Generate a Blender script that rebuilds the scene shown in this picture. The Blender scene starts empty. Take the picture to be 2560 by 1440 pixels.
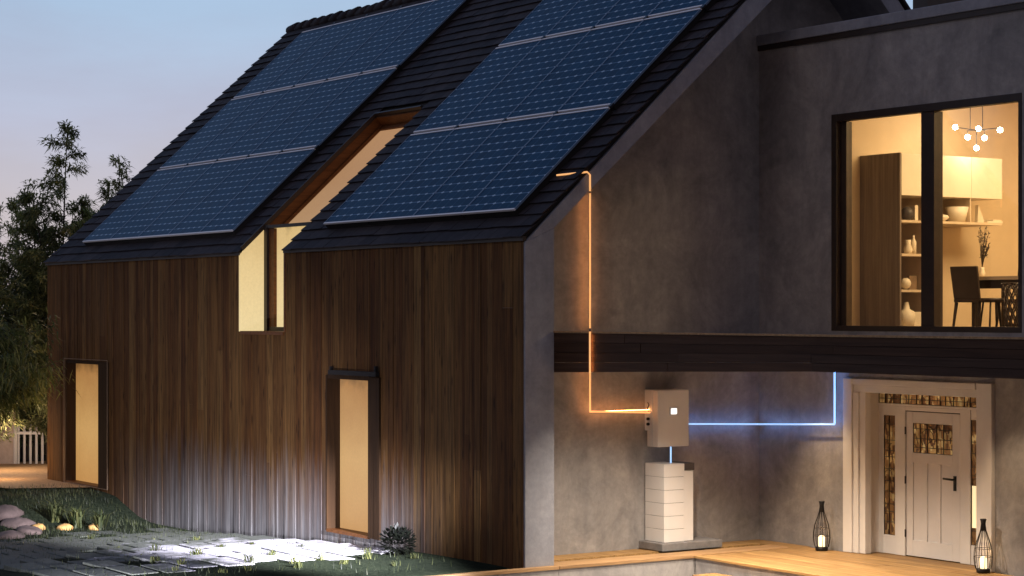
import bpy, math, random
from mathutils import Vector, Matrix, noise
random.seed(7)
R = math.radians
sc = bpy.context.scene
COL = sc.collection

# ------------------------------------------------------------------ surveyed dimensions (metres)
F, YAW, Y0P, EYE = 5177.05, R(146.4557), 781.53, 3.2
FW = (math.cos(YAW), math.sin(YAW)); RT = (math.sin(YAW), -math.cos(YAW))
def ray(px, py):
    t = (px-1280)/F
    return (FW[0]+t*RT[0], FW[1]+t*RT[1], (Y0P-py)/F)
def onY(px, py, Y):                      # survey a point of the photograph on a wall plane Y = const
    r = ray(px, py); k = Y/r[1]; return (r[0]*k, Y, EYE+r[2]*k)
def onX(px, py, X):
    r = ray(px, py); k = X/r[0]; return (X, r[1]*k, EYE+r[2]*k)
def onZ(px, py, Z):
    r = ray(px, py); k = (Z-EYE)/r[2]; return (r[0]*k, r[1]*k, Z)
Y0, Y2 = 14.455, 19.08                   # cladded front wall, set back entrance wall
XL, X1, XG = -37.85, -21.507, -22.46     # far end, concrete portal face, recessed gable wall
ZE, T = 4.176, .9224                     # eave height, roof slope
CP = 1/math.sqrt(1+T*T); SP = T*CP
YR = 19.67                               # ridge
ZR = ZE+(YR-Y0)*T
YB = 14.9                                # beam front / back of portal leg
GZ = -.3                                 # garden level at the cladding

# ------------------------------------------------------------------ helpers
def sock(n, *names):
    for s in names:
        if s in n.inputs: return n.inputs[s]
class NT:
    def __init__(s, name):
        s.m = bpy.data.materials.new(name); s.m.use_nodes = True
        s.t = s.m.node_tree; s.b = s.t.nodes['Principled BSDF']
        s.out = s.t.nodes['Material Output']
    def n(s, typ, **kw):
        x = s.t.nodes.new(typ)
        for k, v in kw.items(): setattr(x, k, v)
        return x
    def l(s, a, b): s.t.links.new(a, b)
    def coord(s, which='Object', scale=None, loc=None):
        c = s.n('ShaderNodeTexCoord').outputs[which]
        if which == 'World': pass
        if scale or loc:
            m = s.n('ShaderNodeMapping'); s.l(c, m.inputs[0])
            if scale: m.inputs['Scale'].default_value = scale
            if loc: m.inputs['Location'].default_value = loc
            c = m.outputs[0]
        return c
    def pos(s, scale=None):
        c = s.n('ShaderNodeNewGeometry').outputs['Position']
        if scale:
            m = s.n('ShaderNodeMapping'); s.l(c, m.inputs[0]); m.inputs['Scale'].default_value = scale; c = m.outputs[0]
        return c
    def noise(s, c, scale=5, detail=5, rough=.55, dist=0):
        x = s.n('ShaderNodeTexNoise'); s.l(c, x.inputs['Vector'])
        x.inputs['Scale'].default_value = scale; x.inputs['Detail'].default_value = detail
        x.inputs['Roughness'].default_value = rough; x.inputs['Distortion'].default_value = dist
        return x.outputs['Fac']
    def ramp(s, f, stops, interp='LINEAR'):
        x = s.n('ShaderNodeValToRGB'); s.l(f, x.inputs[0]); cr = x.color_ramp; cr.interpolation = interp
        while len(cr.elements) < len(stops): cr.elements.new(.5)
        for e, (p, c) in zip(cr.elements, stops):
            e.position = p; e.color = (*c, 1) if len(c) == 3 else c
        return x.outputs[0]
    def math(s, op, a, b=None, c=None, clamp=False):
        x = s.n('ShaderNodeMath', operation=op); x.use_clamp = clamp
        for i, v in enumerate((a, b, c)):
            if v is None: continue
            if isinstance(v, (int, float)): x.inputs[i].default_value = v
            else: s.l(v, x.inputs[i])
        return x.outputs[0]
    def mix(s, f, a, b, mode='MIX'):
        x = s.n('ShaderNodeMix', data_type='RGBA', blend_type=mode)
        for i, v in ((0, f), (6, a), (7, b)):
            if isinstance(v, (int, float)): x.inputs[i].default_value = v
            elif isinstance(v, tuple): x.inputs[i].default_value = (*v, 1) if len(v) == 3 else v
            else: s.l(v, x.inputs[i])
        return x.outputs[2]
    def sep(s, c):
        x = s.n('ShaderNodeSeparateXYZ'); s.l(c, x.inputs[0]); return x.outputs
    def bump(s, h, strength=.3, dist=.02):
        x = s.n('ShaderNodeBump'); x.inputs['Strength'].default_value = strength; x.inputs['Distance'].default_value = dist
        s.l(h, x.inputs['Height']); s.l(x.outputs[0], s.b.inputs['Normal'])
    def base(s, v):
        if isinstance(v, tuple): s.b.inputs['Base Color'].default_value = (*v, 1)
        else: s.l(v, s.b.inputs['Base Color'])
    def rough(s, v):
        if isinstance(v, (int, float)): s.b.inputs['Roughness'].default_value = v
        else: s.l(v, s.b.inputs['Roughness'])
    def emit(s, c, k=1):
        if isinstance(c, tuple): s.b.inputs['Emission Color'].default_value = (*c, 1)
        else: s.l(c, s.b.inputs['Emission Color'])
        if isinstance(k, (int, float)): s.b.inputs['Emission Strength'].default_value = k
        else: s.l(k, s.b.inputs['Emission Strength'])

M = {}
def plain(name, c, r=.6, metal=0, var=.25, sc_=6, e=None, bump=0):
    m = NT(name); f = m.noise(m.coord(), sc_, 6, .6)
    lo = tuple(max(0, v*(1-var)) for v in c); hi = tuple(v*(1+var) for v in c)
    m.base(m.ramp(f, [(.3, lo), (.7, hi)])); m.rough(r); m.b.inputs['Metallic'].default_value = metal
    if bump: m.bump(f, bump, .01)
    if e: m.emit(tuple(e[:3]), e[3])
    M[name] = m.m; return m.m

def concrete(name, a, b, stain=.6):
    m = NT(name); p = m.pos()
    big = m.noise(p, 1.1, 9, .72, .6); fine = m.noise(p, 9, 6, .7)
    drip = m.noise(m.pos((3.5, 3.5, .45)), 1.2, 5, .6)
    base = m.ramp(big, [(.3, a), (.52, tuple((x+y)/2 for x, y in zip(a, b))), (.72, b)])
    base = m.mix(.35, base, m.ramp(fine, [(.3, (.55,)*3), (.7, (1.3,)*3)]), 'MULTIPLY')
    base = m.mix(stain*.5, base, m.ramp(drip, [(.35, (.55, .55, .58)), (.6, (1.1, 1.08, 1.05))]), 'MULTIPLY')
    v = m.n('ShaderNodeTexVoronoi'); m.l(p, v.inputs['Vector']); v.inputs['Scale'].default_value = 2.3
    pit = m.ramp(v.outputs['Distance'], [(.0, (.45,)*3), (.035, (1, 1, 1))])
    base = m.mix(.55, base, pit, 'MULTIPLY')
    m.base(base); m.rough(.88); m.bump(fine, .35, .012)
    M[name] = m.m
concrete('concrete', (.20, .195, .20), (.44, .415, .405), .6)
concrete('concrete_trim', (.23, .24, .28), (.36, .365, .41), .5)
concrete('plaster_far', (.42, .33, .28), (.52, .42, .36), .4)

def cladding():
    m = NT('cladding'); g = m.n('ShaderNodeNewGeometry'); ri = g.outputs['Random Per Island']
    p = g.outputs['Position']
    grain = m.noise(m.pos((24, 24, .8)), 1.0, 7, .65, .6)
    patch = m.noise(m.pos((4.5, 4.5, 1.1)), 1.0, 6, .7)
    c = m.ramp(ri, [(0, (.075, .030, .009)), (.2, (.095, .042, .012)), (.45, (.118, .058, .018)), (.7, (.155, .084, .028)), (.88, (.088, .038, .011)), (1, (.20, .118, .043))])
    c = m.mix(.8, c, m.ramp(grain, [(.34, (.36, .32, .30)), (.60, (1.35, 1.3, 1.22))]), 'MULTIPLY')
    c = m.mix(.55, c, m.ramp(patch, [(.3, (.5, .44, .38)), (.7, (1.45, 1.42, 1.3))]), 'MULTIPLY')
    v = m.n('ShaderNodeTexVoronoi'); m.l(m.pos((7, 7, 1.6)), v.inputs['Vector']); v.inputs['Scale'].default_value = 1.3
    kn = m.ramp(v.outputs['Distance'], [(.08, (.22, .17, .14)), (.22, (1, 1, 1))])
    c = m.mix(.75, c, kn, 'MULTIPLY')
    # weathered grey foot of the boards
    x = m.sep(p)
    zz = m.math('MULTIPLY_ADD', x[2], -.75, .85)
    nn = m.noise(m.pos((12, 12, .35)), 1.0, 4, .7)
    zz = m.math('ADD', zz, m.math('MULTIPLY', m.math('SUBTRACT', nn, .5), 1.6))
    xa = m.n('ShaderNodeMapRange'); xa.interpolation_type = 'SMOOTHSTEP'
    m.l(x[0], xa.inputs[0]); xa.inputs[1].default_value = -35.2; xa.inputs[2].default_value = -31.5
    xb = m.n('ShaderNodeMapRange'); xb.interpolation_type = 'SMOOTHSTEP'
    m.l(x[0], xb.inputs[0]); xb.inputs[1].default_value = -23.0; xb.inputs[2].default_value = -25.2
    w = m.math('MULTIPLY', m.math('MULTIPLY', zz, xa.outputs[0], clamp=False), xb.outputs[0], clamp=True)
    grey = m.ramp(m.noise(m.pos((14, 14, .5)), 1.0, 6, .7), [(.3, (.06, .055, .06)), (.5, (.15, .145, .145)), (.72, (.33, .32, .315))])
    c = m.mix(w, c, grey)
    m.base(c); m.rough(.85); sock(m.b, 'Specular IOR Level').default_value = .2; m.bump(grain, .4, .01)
    M['cladding'] = m.m
cladding()

def darkwood(name, cols, scale, rough=.7):
    m = NT(name); g = m.n('ShaderNodeNewGeometry')
    grain = m.noise(m.pos(scale), 1.0, 7, .65, .8)
    c = m.ramp(g.outputs['Random Per Island'], cols)
    c = m.mix(.8, c, m.ramp(grain, [(.3, (.45, .42, .4)), (.68, (1.3, 1.28, 1.25))]), 'MULTIPLY')
    m.base(c); m.rough(rough); sock(m.b, 'Specular IOR Level').default_value = .2; m.bump(grain, .35, .008); M[name] = m.m
darkwood('beam_wood', [(0, (.050, .024, .013)), (.5, (.080, .043, .026)), (1, (.065, .038, .026))], (.7, 20, 20))
darkwood('deck_wood', [(0, (.30, .175, .07)), (.5, (.43, .265, .11)), (1, (.36, .21, .085))], (1.2, 22, 22), .55)
darkwood('curb_wood', [(0, (.36, .22, .11)), (1, (.48, .30, .15))], (20, 1.2, 20), .6)
darkwood('reveal_wood', [(0, (.12, .045, .015)), (1, (.17, .068, .022))], (20, 1.2, 20), .5)
darkwood('wardrobe_wood', [(0, (.19, .155, .13)), (1, (.22, .18, .15))], (16, 16, .6), .5)
plain('gap_board', (.012, .009, .008), .9)

def slate():
    m = NT('slate'); g = m.n('ShaderNodeNewGeometry')
    n1 = m.noise(m.pos(), 7, 6, .65); big = m.noise(m.pos(), .5, 4, .6)
    c = m.ramp(g.outputs['Random Per Island'], [(0, (.024, .020, .023)), (.5, (.036, .030, .033)), (1, (.050, .042, .045))])
    c = m.mix(.6, c, m.ramp(n1, [(.3, (.55,)*3), (.7, (1.4,)*3)]), 'MULTIPLY')
    c = m.mix(.5, c, m.ramp(big, [(.3, (.7, .7, .8)), (.7, (1.25, 1.15, 1.1))]), 'MULTIPLY')
    m.base(c); m.rough(.8); sock(m.b, 'Specular IOR Level').default_value = .2; m.bump(n1, .4, .01); M['slate'] = m.m
slate()

def pv():
    m = NT('solar_cells'); x = m.sep(m.coord('Object'))
    CX, CY = .2083, .1725
    fx = m.math('ABSOLUTE', m.math('SUBTRACT', m.math('FRACT', m.math('ADD', m.math('DIVIDE', x[0], CX), .5)), .5))
    fy = m.math('ABSOLUTE', m.math('SUBTRACT', m.math('FRACT', m.math('ADD', m.math('DIVIDE', x[1], CY), .5)), .5))
    dx = m.math('MULTIPLY', fx, CX); dy = m.math('MULTIPLY', fy, CY)
    dia = m.math('LESS_THAN', m.math('ADD', m.math('MULTIPLY', dx, .75), m.math('MULTIPLY', dy, 1.5)), .034)
    rowl = m.math('LESS_THAN', dy, .009); coll = m.math('LESS_THAN', dx, .0035)
    bus = m.math('LESS_THAN', m.math('ABSOLUTE', m.math('SUBTRACT', m.math('FRACT', m.math('DIVIDE', x[0], CX/3)), .5)), .03)
    n1 = m.noise(m.coord('Object'), 2.2, 5, .6)
    v = m.n('ShaderNodeTexWhiteNoise', noise_dimensions='2D')
    cc = m.n('ShaderNodeCombineXYZ')
    m.l(m.math('FLOOR', m.math('DIVIDE', x[0], CX)), cc.inputs[0]); m.l(m.math('FLOOR', m.math('DIVIDE', x[1], CY)), cc.inputs[1])
    m.l(cc.outputs[0], v.inputs['Vector'])
    base = m.ramp(v.outputs['Value'], [(0, (.001, .030, .080)), (1, (.002, .044, .110))])
    base = m.mix(.5, base, m.ramp(n1, [(.3, (.7,)*3), (.7, (1.3,)*3)]), 'MULTIPLY')
    base = m.mix(m.math('MULTIPLY', bus, .12), base, (.12, .20, .34))
    base = m.mix(m.math('MULTIPLY', coll, .45), base, (.15, .25, .42))
    base = m.mix(m.math('MULTIPLY', rowl, .45), base, (.22, .36, .55))
    base = m.mix(m.math('MULTIPLY', dia, .6), base, (.60, .74, .90))
    m.base(base); m.rough(.35); m.b.inputs['IOR'].default_value = 1.22; sock(m.b, 'Coat Weight').default_value = .0; sock(m.b, 'Coat Roughness').default_value = .08
    sock(m.b, 'Specular IOR Level').default_value = .12
    M['solar_cells'] = m.m
pv()
plain('aluminium', (.92, .88, .88), .45, .0, .05)
plain('anodised', (.16, .24, .36), .5, 0, .1)
plain('clamp_dark', (.03, .03, .035), .5, .5)
plain('black_frame', (.030, .018, .013), .55)
plain('bronze_frame', (.055, .034, .022), .5)
plain('black_metal', (.02, .018, .017), .45, .5)
plain('white_paint', (.70, .67, .64), .5, 0, .05, 3)
plain('white_door', (.66, .63, .61), .45, 0, .05, 3)
plain('device_white', (.74, .72, .71), .42, 0, .03, 3)
plain('device_side', (.66, .67, .70), .5, 0, .03, 3)
plain('device_gap', (.10, .10, .10), .6)
plain('plinth', (.20, .19, .19), .9, 0, .2, 9)
plain('room_plaster', (.74, .60, .42), .8, 0, .06, 2)
plain('cabinet', (.80, .72, .58), .5, 0, .05, 2)
plain('shelf_board', (.62, .50, .36), .5, 0, .1, 3)
plain('shelf_back', (.30, .20, .13), .7, 0, .1, 3)
plain('dark_furniture', (.035, .022, .016), .5)
plain('table_wood', (.20, .13, .08), .5)
plain('cream_item', (.75, .66, .52), .5, 0, .08)
plain('dark_item', (.06, .05, .05), .5)
plain('dry_plant', (.05, .035, .03), .9)
plain('rope', (.35, .27, .18), .8)
plain('lead', (.035, .025, .02), .5, .6)
plain('light_patch_yellow', (.45, .26, .08), .8, 0, .3, 8)
plain('rock', (.12, .085, .075), .9, 0, .35, 5, None, .6)
plain('candle', (.9, .8, .6), .5, 0, .02, 3, (1, .74, .40, 2.2))
plain('bulb', (.95, .95, .9), .3, 0, .02, 3, (1, .82, .55, 80))
plain('screen', (.9, .9, .9), .3, 0, .02, 3, (1, .95, .88, 1.6))
plain('orange_glow', (1, .6, .3), .4, 0, .02, 3, (1, .47, .16, .95))
plain('orange_strip', (1, .6, .3), .4, 0, .02, 3, (1, .36, .10, 40))
plain('blue_strip', (.5, .7, 1), .4, 0, .02, 3, (.12, .36, 1, 26))
plain('blue_glow', (.5, .7, 1), .4, 0, .02, 3, (.36, .62, 1, 1.1))
plain('lamp_lens', (.9, .9, 1), .3, 0, .02, 3, (.8, .85, 1, 6))
plain('downlight_lens', (1, .9, .7), .3, 0, .02, 3, (1, .65, .3, 6))

def glass(name, tint=(1, 1, 1), alpha=.12):
    m = NT(name); t = m.t
    tr = m.n('ShaderNodeBsdfTransparent'); tr.inputs[0].default_value = (*tint, 1)
    gl = m.n('ShaderNodeBsdfGlossy'); gl.inputs['Roughness'].default_value = .03
    mx = m.n('ShaderNodeMixShader'); fr = m.n('ShaderNodeFresnel'); fr.inputs[0].default_value = 1.45
    m.l(m.math('MULTIPLY', fr.outputs[0], .16), mx.inputs[0]); m.l(tr.outputs[0], mx.inputs[1]); m.l(gl.outputs[0], mx.inputs[2])
    m.l(mx.outputs[0], m.out.inputs[0]); M[name] = m.m
glass('glass'); glass('lantern_glass', (.93, .93, .95))

def glow_surface(name, top, mid, bot, z0, z1, k):
    """a blind or slot lining with its lamplight painted in as emission: warm, uneven, brighter toward the sill"""
    m = NT(name); p = m.pos(); z = m.sep(p)[2]
    mr = m.n('ShaderNodeMapRange'); m.l(z, mr.inputs[0]); mr.inputs[1].default_value = z0; mr.inputs[2].default_value = z1
    n1 = m.noise(p, 2.5, 5, .6); n2 = m.noise(p, 26, 4, .7)
    f = m.math('ADD', mr.outputs[0], m.math('MULTIPLY', m.math('SUBTRACT', n1, .5), .35))
    c = m.ramp(f, [(0, bot), (.45, mid), (.9, top), (1, tuple(v*.45 for v in top))])
    c = m.mix(.5, c, m.ramp(n2, [(.3, (.86,)*3), (.7, (1.1,)*3)]), 'MULTIPLY')
    m.base((.10, .08, .05)); m.emit(c, k); m.rough(.9); M[name] = m.m
glow_surface('blind_low', (.40, .19, .055), (.58, .33, .11), (.52, .26, .075), .05, 2.26, .95)
glow_surface('blind_roof', (.50, .27, .13), (.46, .25, .12), (.50, .30, .15), 4.4, 6.5, .85)
glow_surface('slot_glow', (.68, .47, .20), (.80, .60, .29), (.84, .66, .34), 2.9, 4.7, .97)  # lamplight on the plaster jamb and pane painted in as emission
glow_surface('slot_inner', (.75, .58, .30), (.60, .38, .15), (.52, .30, .11), 2.9, 4.7, .9)

def stained():
    m = NT('stained_glass'); p = m.pos((1, 1, 1)); 
    v = m.n('ShaderNodeTexVoronoi', feature='F1', distance='CHEBYCHEV'); m.l(m.pos((30, 1, 11)), v.inputs['Vector']); v.inputs['Scale'].default_value = 1
    h = m.sep(v.outputs['Color'])[0]
    c = m.ramp(h, [(0, (.09, .035, .012)), (.3, (.22, .09, .025)), (.6, (.40, .20, .06)), (.85, (.55, .33, .12)), (1, (.3, .14, .045))], 'CONSTANT')
    n1 = m.noise(m.pos(), 2.2, 3, .6)
    c = m.mix(.9, c, m.ramp(n1, [(.35, (.25, .2, .18)), (.62, (1.1, 1.1, 1.1))]), 'MULTIPLY')
    m.base((.05, .03, .02)); m.emit(c, .6); m.rough(.15); M['stained_glass'] = m.m
stained()
plain('bright_pane', (.8, .75, .6), .3, 0, .1, 8, (1, .78, .40, .85))

def leafmat(name, cols):
    m = NT(name); g = m.n('ShaderNodeNewGeometry')
    big = m.noise(m.pos(), 1.3, 3, .6)
    c = m.ramp(g.outputs['Random Per Island'], cols)
    c = m.mix(.75, c, m.ramp(big, [(.38, (.35, .4, .4)), (.62, (1.45, 1.4, 1.2))]), 'MULTIPLY')
    m.base(c); m.rough(.55)
    tl = m.n('ShaderNodeBsdfTranslucent'); m.l(m.mix(1.0, c, (1.25, 1.3, .8), 'MULTIPLY'), tl.inputs[0])
    ms = m.n('ShaderNodeMixShader'); ms.inputs[0].default_value = .45; m.l(m.b.outputs[0], ms.inputs[1]); m.l(tl.outputs[0], ms.inputs[2]); m.l(ms.outputs[0], m.out.inputs[0]); M[name] = m.m
leafmat('leaf_black', [(0, (.004, .006, .004)), (1, (.014, .018, .010))])
leafmat('leaf_dark', [(0, (.08, .10, .05)), (.5, (.20, .22, .11)), (1, (.36, .34, .19))])
leafmat('leaf_bright', [(0, (.06, .08, .025)), (.5, (.16, .19, .065)), (1, (.34, .32, .13))])
leafmat('leaf_grass', [(0, (.012, .018, .008)), (.5, (.035, .048, .02)), (1, (.08, .09, .04))])
leafmat('leaf_tuft', [(0, (.03, .045, .015)), (.5, (.09, .11, .04)), (1, (.17, .17, .06))])
plain('bark', (.05, .035, .025), .9, 0, .4, 12)

def lawn():
    m = NT('lawn'); n1 = m.noise(m.pos(), 18, 6, .7); n2 = m.noise(m.pos(), .7, 5, .6)
    c = m.ramp(n1, [(.3, (.010, .016, .010)), (.55, (.028, .038, .022)), (.75, (.06, .07, .045))])
    c = m.mix(.6, c, m.ramp(n2, [(.35, (.5, .5, .55)), (.65, (1.3, 1.25, 1.2))]), 'MULTIPLY')
    m.base(c); m.rough(.95); sock(m.b, 'Specular IOR Level').default_value = .05; m.bump(n1, .8, .04); M['lawn'] = m.m
lawn()
def sand():
    m = NT('sandy_path'); n1 = m.noise(m.pos(), 14, 6, .7)
    m.base(m.ramp(n1, [(.3, (.26, .16, .08)), (.7, (.48, .30, .15))])); m.rough(.9); m.bump(n1, .6, .02); M['sandy_path'] = m.m
sand()
def paver():
    m = NT('paver'); g = m.n('ShaderNodeNewGeometry'); n1 = m.noise(m.pos(), 5, 6, .65); n2 = m.noise(m.pos(), 30, 4, .7)
    c = m.ramp(g.outputs['Random Per Island'], [(0, (.46, .45, .50)), (1, (.66, .63, .68))])
    c = m.mix(.6, c, m.ramp(n1, [(.3, (.55, .6, .55)), (.65, (1.2,)*3)]), 'MULTIPLY')
    c = m.mix(.4, c, m.ramp(n2, [(.3, (.6,)*3), (.7, (1.2,)*3)]), 'MULTIPLY')
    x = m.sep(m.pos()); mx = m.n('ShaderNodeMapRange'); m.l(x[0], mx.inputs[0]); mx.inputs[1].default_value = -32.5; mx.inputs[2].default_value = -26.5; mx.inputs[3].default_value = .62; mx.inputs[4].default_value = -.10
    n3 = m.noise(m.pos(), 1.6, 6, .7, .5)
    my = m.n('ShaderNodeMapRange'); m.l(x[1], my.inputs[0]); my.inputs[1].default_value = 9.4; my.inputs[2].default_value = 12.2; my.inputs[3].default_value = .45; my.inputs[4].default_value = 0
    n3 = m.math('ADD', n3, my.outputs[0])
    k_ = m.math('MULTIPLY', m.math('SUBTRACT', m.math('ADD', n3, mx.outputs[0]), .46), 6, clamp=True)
    c = m.mix(m.math('MULTIPLY', k_, .9), c, m.ramp(n2, [(.3, (.016, .024, .014)), (.7, (.07, .085, .045))]))  # mottled dark green; its rise toward the far end paints in the missing light
    m.base(c); m.rough(.8); m.bump(n1, .4, .02); M['paver'] = m.m
paver()

# ------------------------------------------------------------------ mesh builder
class MB:
    def __init__(s): s.v = []; s.f = []; s.sm = []
    def face(s, pts, smooth=False):
        i = len(s.v); s.v += [tuple(p) for p in pts]; s.f.append(tuple(range(i, i+len(pts)))); s.sm.append(smooth); return s
    def hexa(s, p):   # 8 points: bottom ring 0-3 ccw, top ring 4-7
        i = len(s.v); s.v += [tuple(q) for q in p]
        for f in ((0, 3, 2, 1), (4, 5, 6, 7), (0, 1, 5, 4), (1, 2, 6, 5), (2, 3, 7, 6), (3, 0, 4, 7)):
            s.f.append(tuple(i+k for k in f)); s.sm.append(False)
        return s
    def box(s, x0, x1, y0, y1, z0, z1):
        if x0 > x1: x0, x1 = x1, x0
        if y0 > y1: y0, y1 = y1, y0
        if z0 > z1: z0, z1 = z1, z0
        return s.hexa([(x0, y0, z0), (x1, y0, z0), (x1, y1, z0), (x0, y1, z0), (x0, y0, z1), (x1, y0, z1), (x1, y1, z1), (x0, y1, z1)])
    def prismX(s, prof, x0, x1):     # prof: list of (y,z)
        n = len(prof); i = len(s.v)
        s.v += [(x0, y, z) for y, z in prof]+[(x1, y, z) for y, z in prof]
        s.f.append(tuple(range(i, i+n))[::-1]); s.sm.append(False)
        s.f.append(tuple(range(i+n, i+2*n))); s.sm.append(False)
        for k in range(n):
            j = (k+1) % n; s.f.append((i+k, i+j, i+n+j, i+n+k)); s.sm.append(False)
        return s
    def tube(s, pts, r, n=8, r2=None, cap=True):
        pts = [Vector(p) for p in pts]; m = len(pts); i = len(s.v)
        for k, p in enumerate(pts):
            a = pts[max(0, k-1)]; b = pts[min(m-1, k+1)]; d = (b-a).normalized()
            u = d.orthogonal().normalized() if abs(d.z) < .95 else Vector((1, 0, 0)); u = (u-d*u.dot(d)).normalized(); w = d.cross(u)
            rr = r if r2 is None else r+(r2-r)*k/(m-1)
            for q in range(n):
                t = 2*math.pi*q/n; s.v.append(tuple(p+(u*math.cos(t)+w*math.sin(t))*rr))
        for k in range(m-1):
            for q in range(n):
                a = i+k*n+q; b = i+k*n+(q+1) % n; s.f.append((a, b, b+n, a+n)); s.sm.append(True)
        if cap:
            s.f.append(tuple(range(i, i+n))[::-1]); s.sm.append(False); s.f.append(tuple(range(i+(m-1)*n, i+m*n))); s.sm.append(False)
        return s
    def lathe(s, c, prof, n=16, closed=True):
        i = len(s.v); m = len(prof)
        for (r, z) in prof:
            for q in range(n):
                t = 2*math.pi*q/n; s.v.append((c[0]+r*math.cos(t), c[1]+r*math.sin(t), c[2]+z))
        for k in range(m-1):
            for q in range(n):
                a = i+k*n+q; b = i+k*n+(q+1) % n; s.f.append((a, b, b+n, a+n)); s.sm.append(True)
        if closed:
            s.f.append(tuple(range(i, i+n))[::-1]); s.sm.append(False); s.f.append(tuple(range(i+(m-1)*n, i+m*n))); s.sm.append(False)
        return s
    def ball(s, c, r, n=12, m=8, sz=1):
        return s.lathe(c, [(max(1e-4, r*math.sin(math.pi*k/m)), -r*sz*math.cos(math.pi*k/m)) for k in range(m+1)], n, True)
    def build(s, name, mat, parent=None, origin=None, bevel=0):
        o0 = Vector((0, 0, 0))
        if parent is not None:
            q = parent
            while q is not None: o0 += Vector(q.location); q = q.parent
        og = Vector(origin) if origin else Vector((0, 0, 0))
        off = o0+og
        me = bpy.data.meshes.new(name)
        me.from_pydata([(v[0]-off.x, v[1]-off.y, v[2]-off.z) for v in s.v], [], s.f)
        me.polygons.foreach_set('use_smooth', s.sm); me.update()
        me.materials.append(M[mat] if isinstance(mat, str) else mat)
        o = bpy.data.objects.new(name, me); COL.objects.link(o); o.location = og
        if parent is not None: o.parent = parent
        if bevel:
            b = o.modifiers.new('Bevel', 'BEVEL'); b.width = bevel; b.segments = 2; b.limit_method = 'ANGLE'
        return o

def tag(o, label=None, cat=None, group=None, kind=None):
    if label: o['label'] = label
    if cat: o['category'] = cat
    if group: o['group'] = group
    if kind: o['kind'] = kind
    return o
def thing(name, label, cat, loc=(0, 0, 0), group=None):
    o = bpy.data.objects.new(name, None); COL.objects.link(o); o.location = loc; o.empty_display_size = .2
    return tag(o, label, cat, group)
def copy_tree(o, loc=None, parent=None):
    c = o.copy(); COL.objects.link(c)
    if parent is not None: c.parent = parent
    if loc is not None: c.location = loc
    for ch in [x for x in bpy.data.objects if x.parent == o]:
        copy_tree(ch, None, c)
    return c

# ------------------------------------------------------------------ ground
def sstep(a, b, x):
    t = max(0, min(1, (x-a)/(b-a))); return t*t*(3-2*t)
GPTS = [(-60, -.40), (-33, -.40), (-31, -.40), (-28.7, -.27), (-25, -.07), (-23, -.03), (-21.75, -.03), (-21.45, -.42), (60, -.42)]
def gz(x, y):
    for (xa_, za_), (xb_, zb_) in zip(GPTS[:-1], GPTS[1:]):
        if xa_ <= x <= xb_: h = za_+(zb_-za_)*(x-xa_)/(xb_-xa_); break
    else: h = -.42
    return h+(-.01-h)*sstep(-33.0, -35.0, x)*sstep(5, 9, y)
def onG(px, py):
    z = -.2
    for _ in range(12): p_ = onZ(px, py, z); z = z+.7*(gz(p_[0], p_[1])-z)
    return (p_[0], p_[1], gz(p_[0], p_[1]))
g = MB()
xs = [-400, -150, -80, -60]+[-50+i*.5 for i in range(57)]+[-21.75, -21.45, -21, -20, -19, -18, -10, 0, 60, 200]
ys = [-100, -20, 0, 4]+[6+i*.5 for i in range(36)]+[26, 30, 40, 80, 200, 500]
V = [(x, y, gz(x, y)+(.02*noise.noise(Vector((x*1.5, y*1.5, 0))) if -50 < x < -18 and 5 < y < 24 else 0)) for y in ys for x in xs]
g.v = V; nx = len(xs)
g.f = [(j*nx+i, j*nx+i+1, (j+1)*nx+i+1, (j+1)*nx+i) for j in range(len(ys)-1) for i in range(nx-1)]; g.sm = [True]*len(g.f)
tag(g.build('ground', 'lawn'), 'dark garden lawn around the house at dusk', 'ground', kind='structure')

# sandy path behind the far corner, lit warm
p = MB(); a, b, c, d = onZ(-60, 1226, .02), onZ(200, 1224, .02), onZ(200, 1190, .02), onZ(-60, 1180, .02)
p.face([(-39.9, 12.0, .025), (-36.2, 13.1, .025), (-35.6, 14.44, .025), (-37.8, 14.44, .025), (-39, 17, .025), (-42.5, 17, .025), (-42.5, 13, .025)])
tag(p.build('path', 'sandy_path'), 'sandy path in warm light at the far corner of the house', 'path', kind='structure')

# paving strip of pale stones along the cladding
p = MB(); random.seed(11)
y = 9.3
row = 0
while y < 14.1:
    x = -33.6+(row % 2)*.35
    while x < -24.6:
        w = random.choice((.55, .7, .86, 1.0))+random.uniform(-.05, .05); h = .42
        x0, x1_ = x, x+w; y0, y1_ = y, y+h
        zt = max(gz(x0, y+.2), gz(x1_, y+.2))+.012+random.uniform(-.008, .008)
        if x0 > -32.4 and random.random() > .03:
            q = [(x0+random.uniform(0, .03), y0+random.uniform(0, .03)), (x1_-random.uniform(0, .03), y0+random.uniform(0, .03)), (x1_-random.uniform(0, .03), y1_-random.uniform(0, .03)), (x0+random.uniform(0, .03), y1_-random.uniform(0, .03))]
            p.hexa([(a, b, zt-.08) for a, b in q]+[(a, b, zt) for a, b in q])
        x += w+.05
    y += .46; row += 1
tag(p.build('paved_path', 'paver', bevel=.012), 'pale stone paving strip brightly lit along the foot of the timber wall', 'path', kind='structure')

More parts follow.
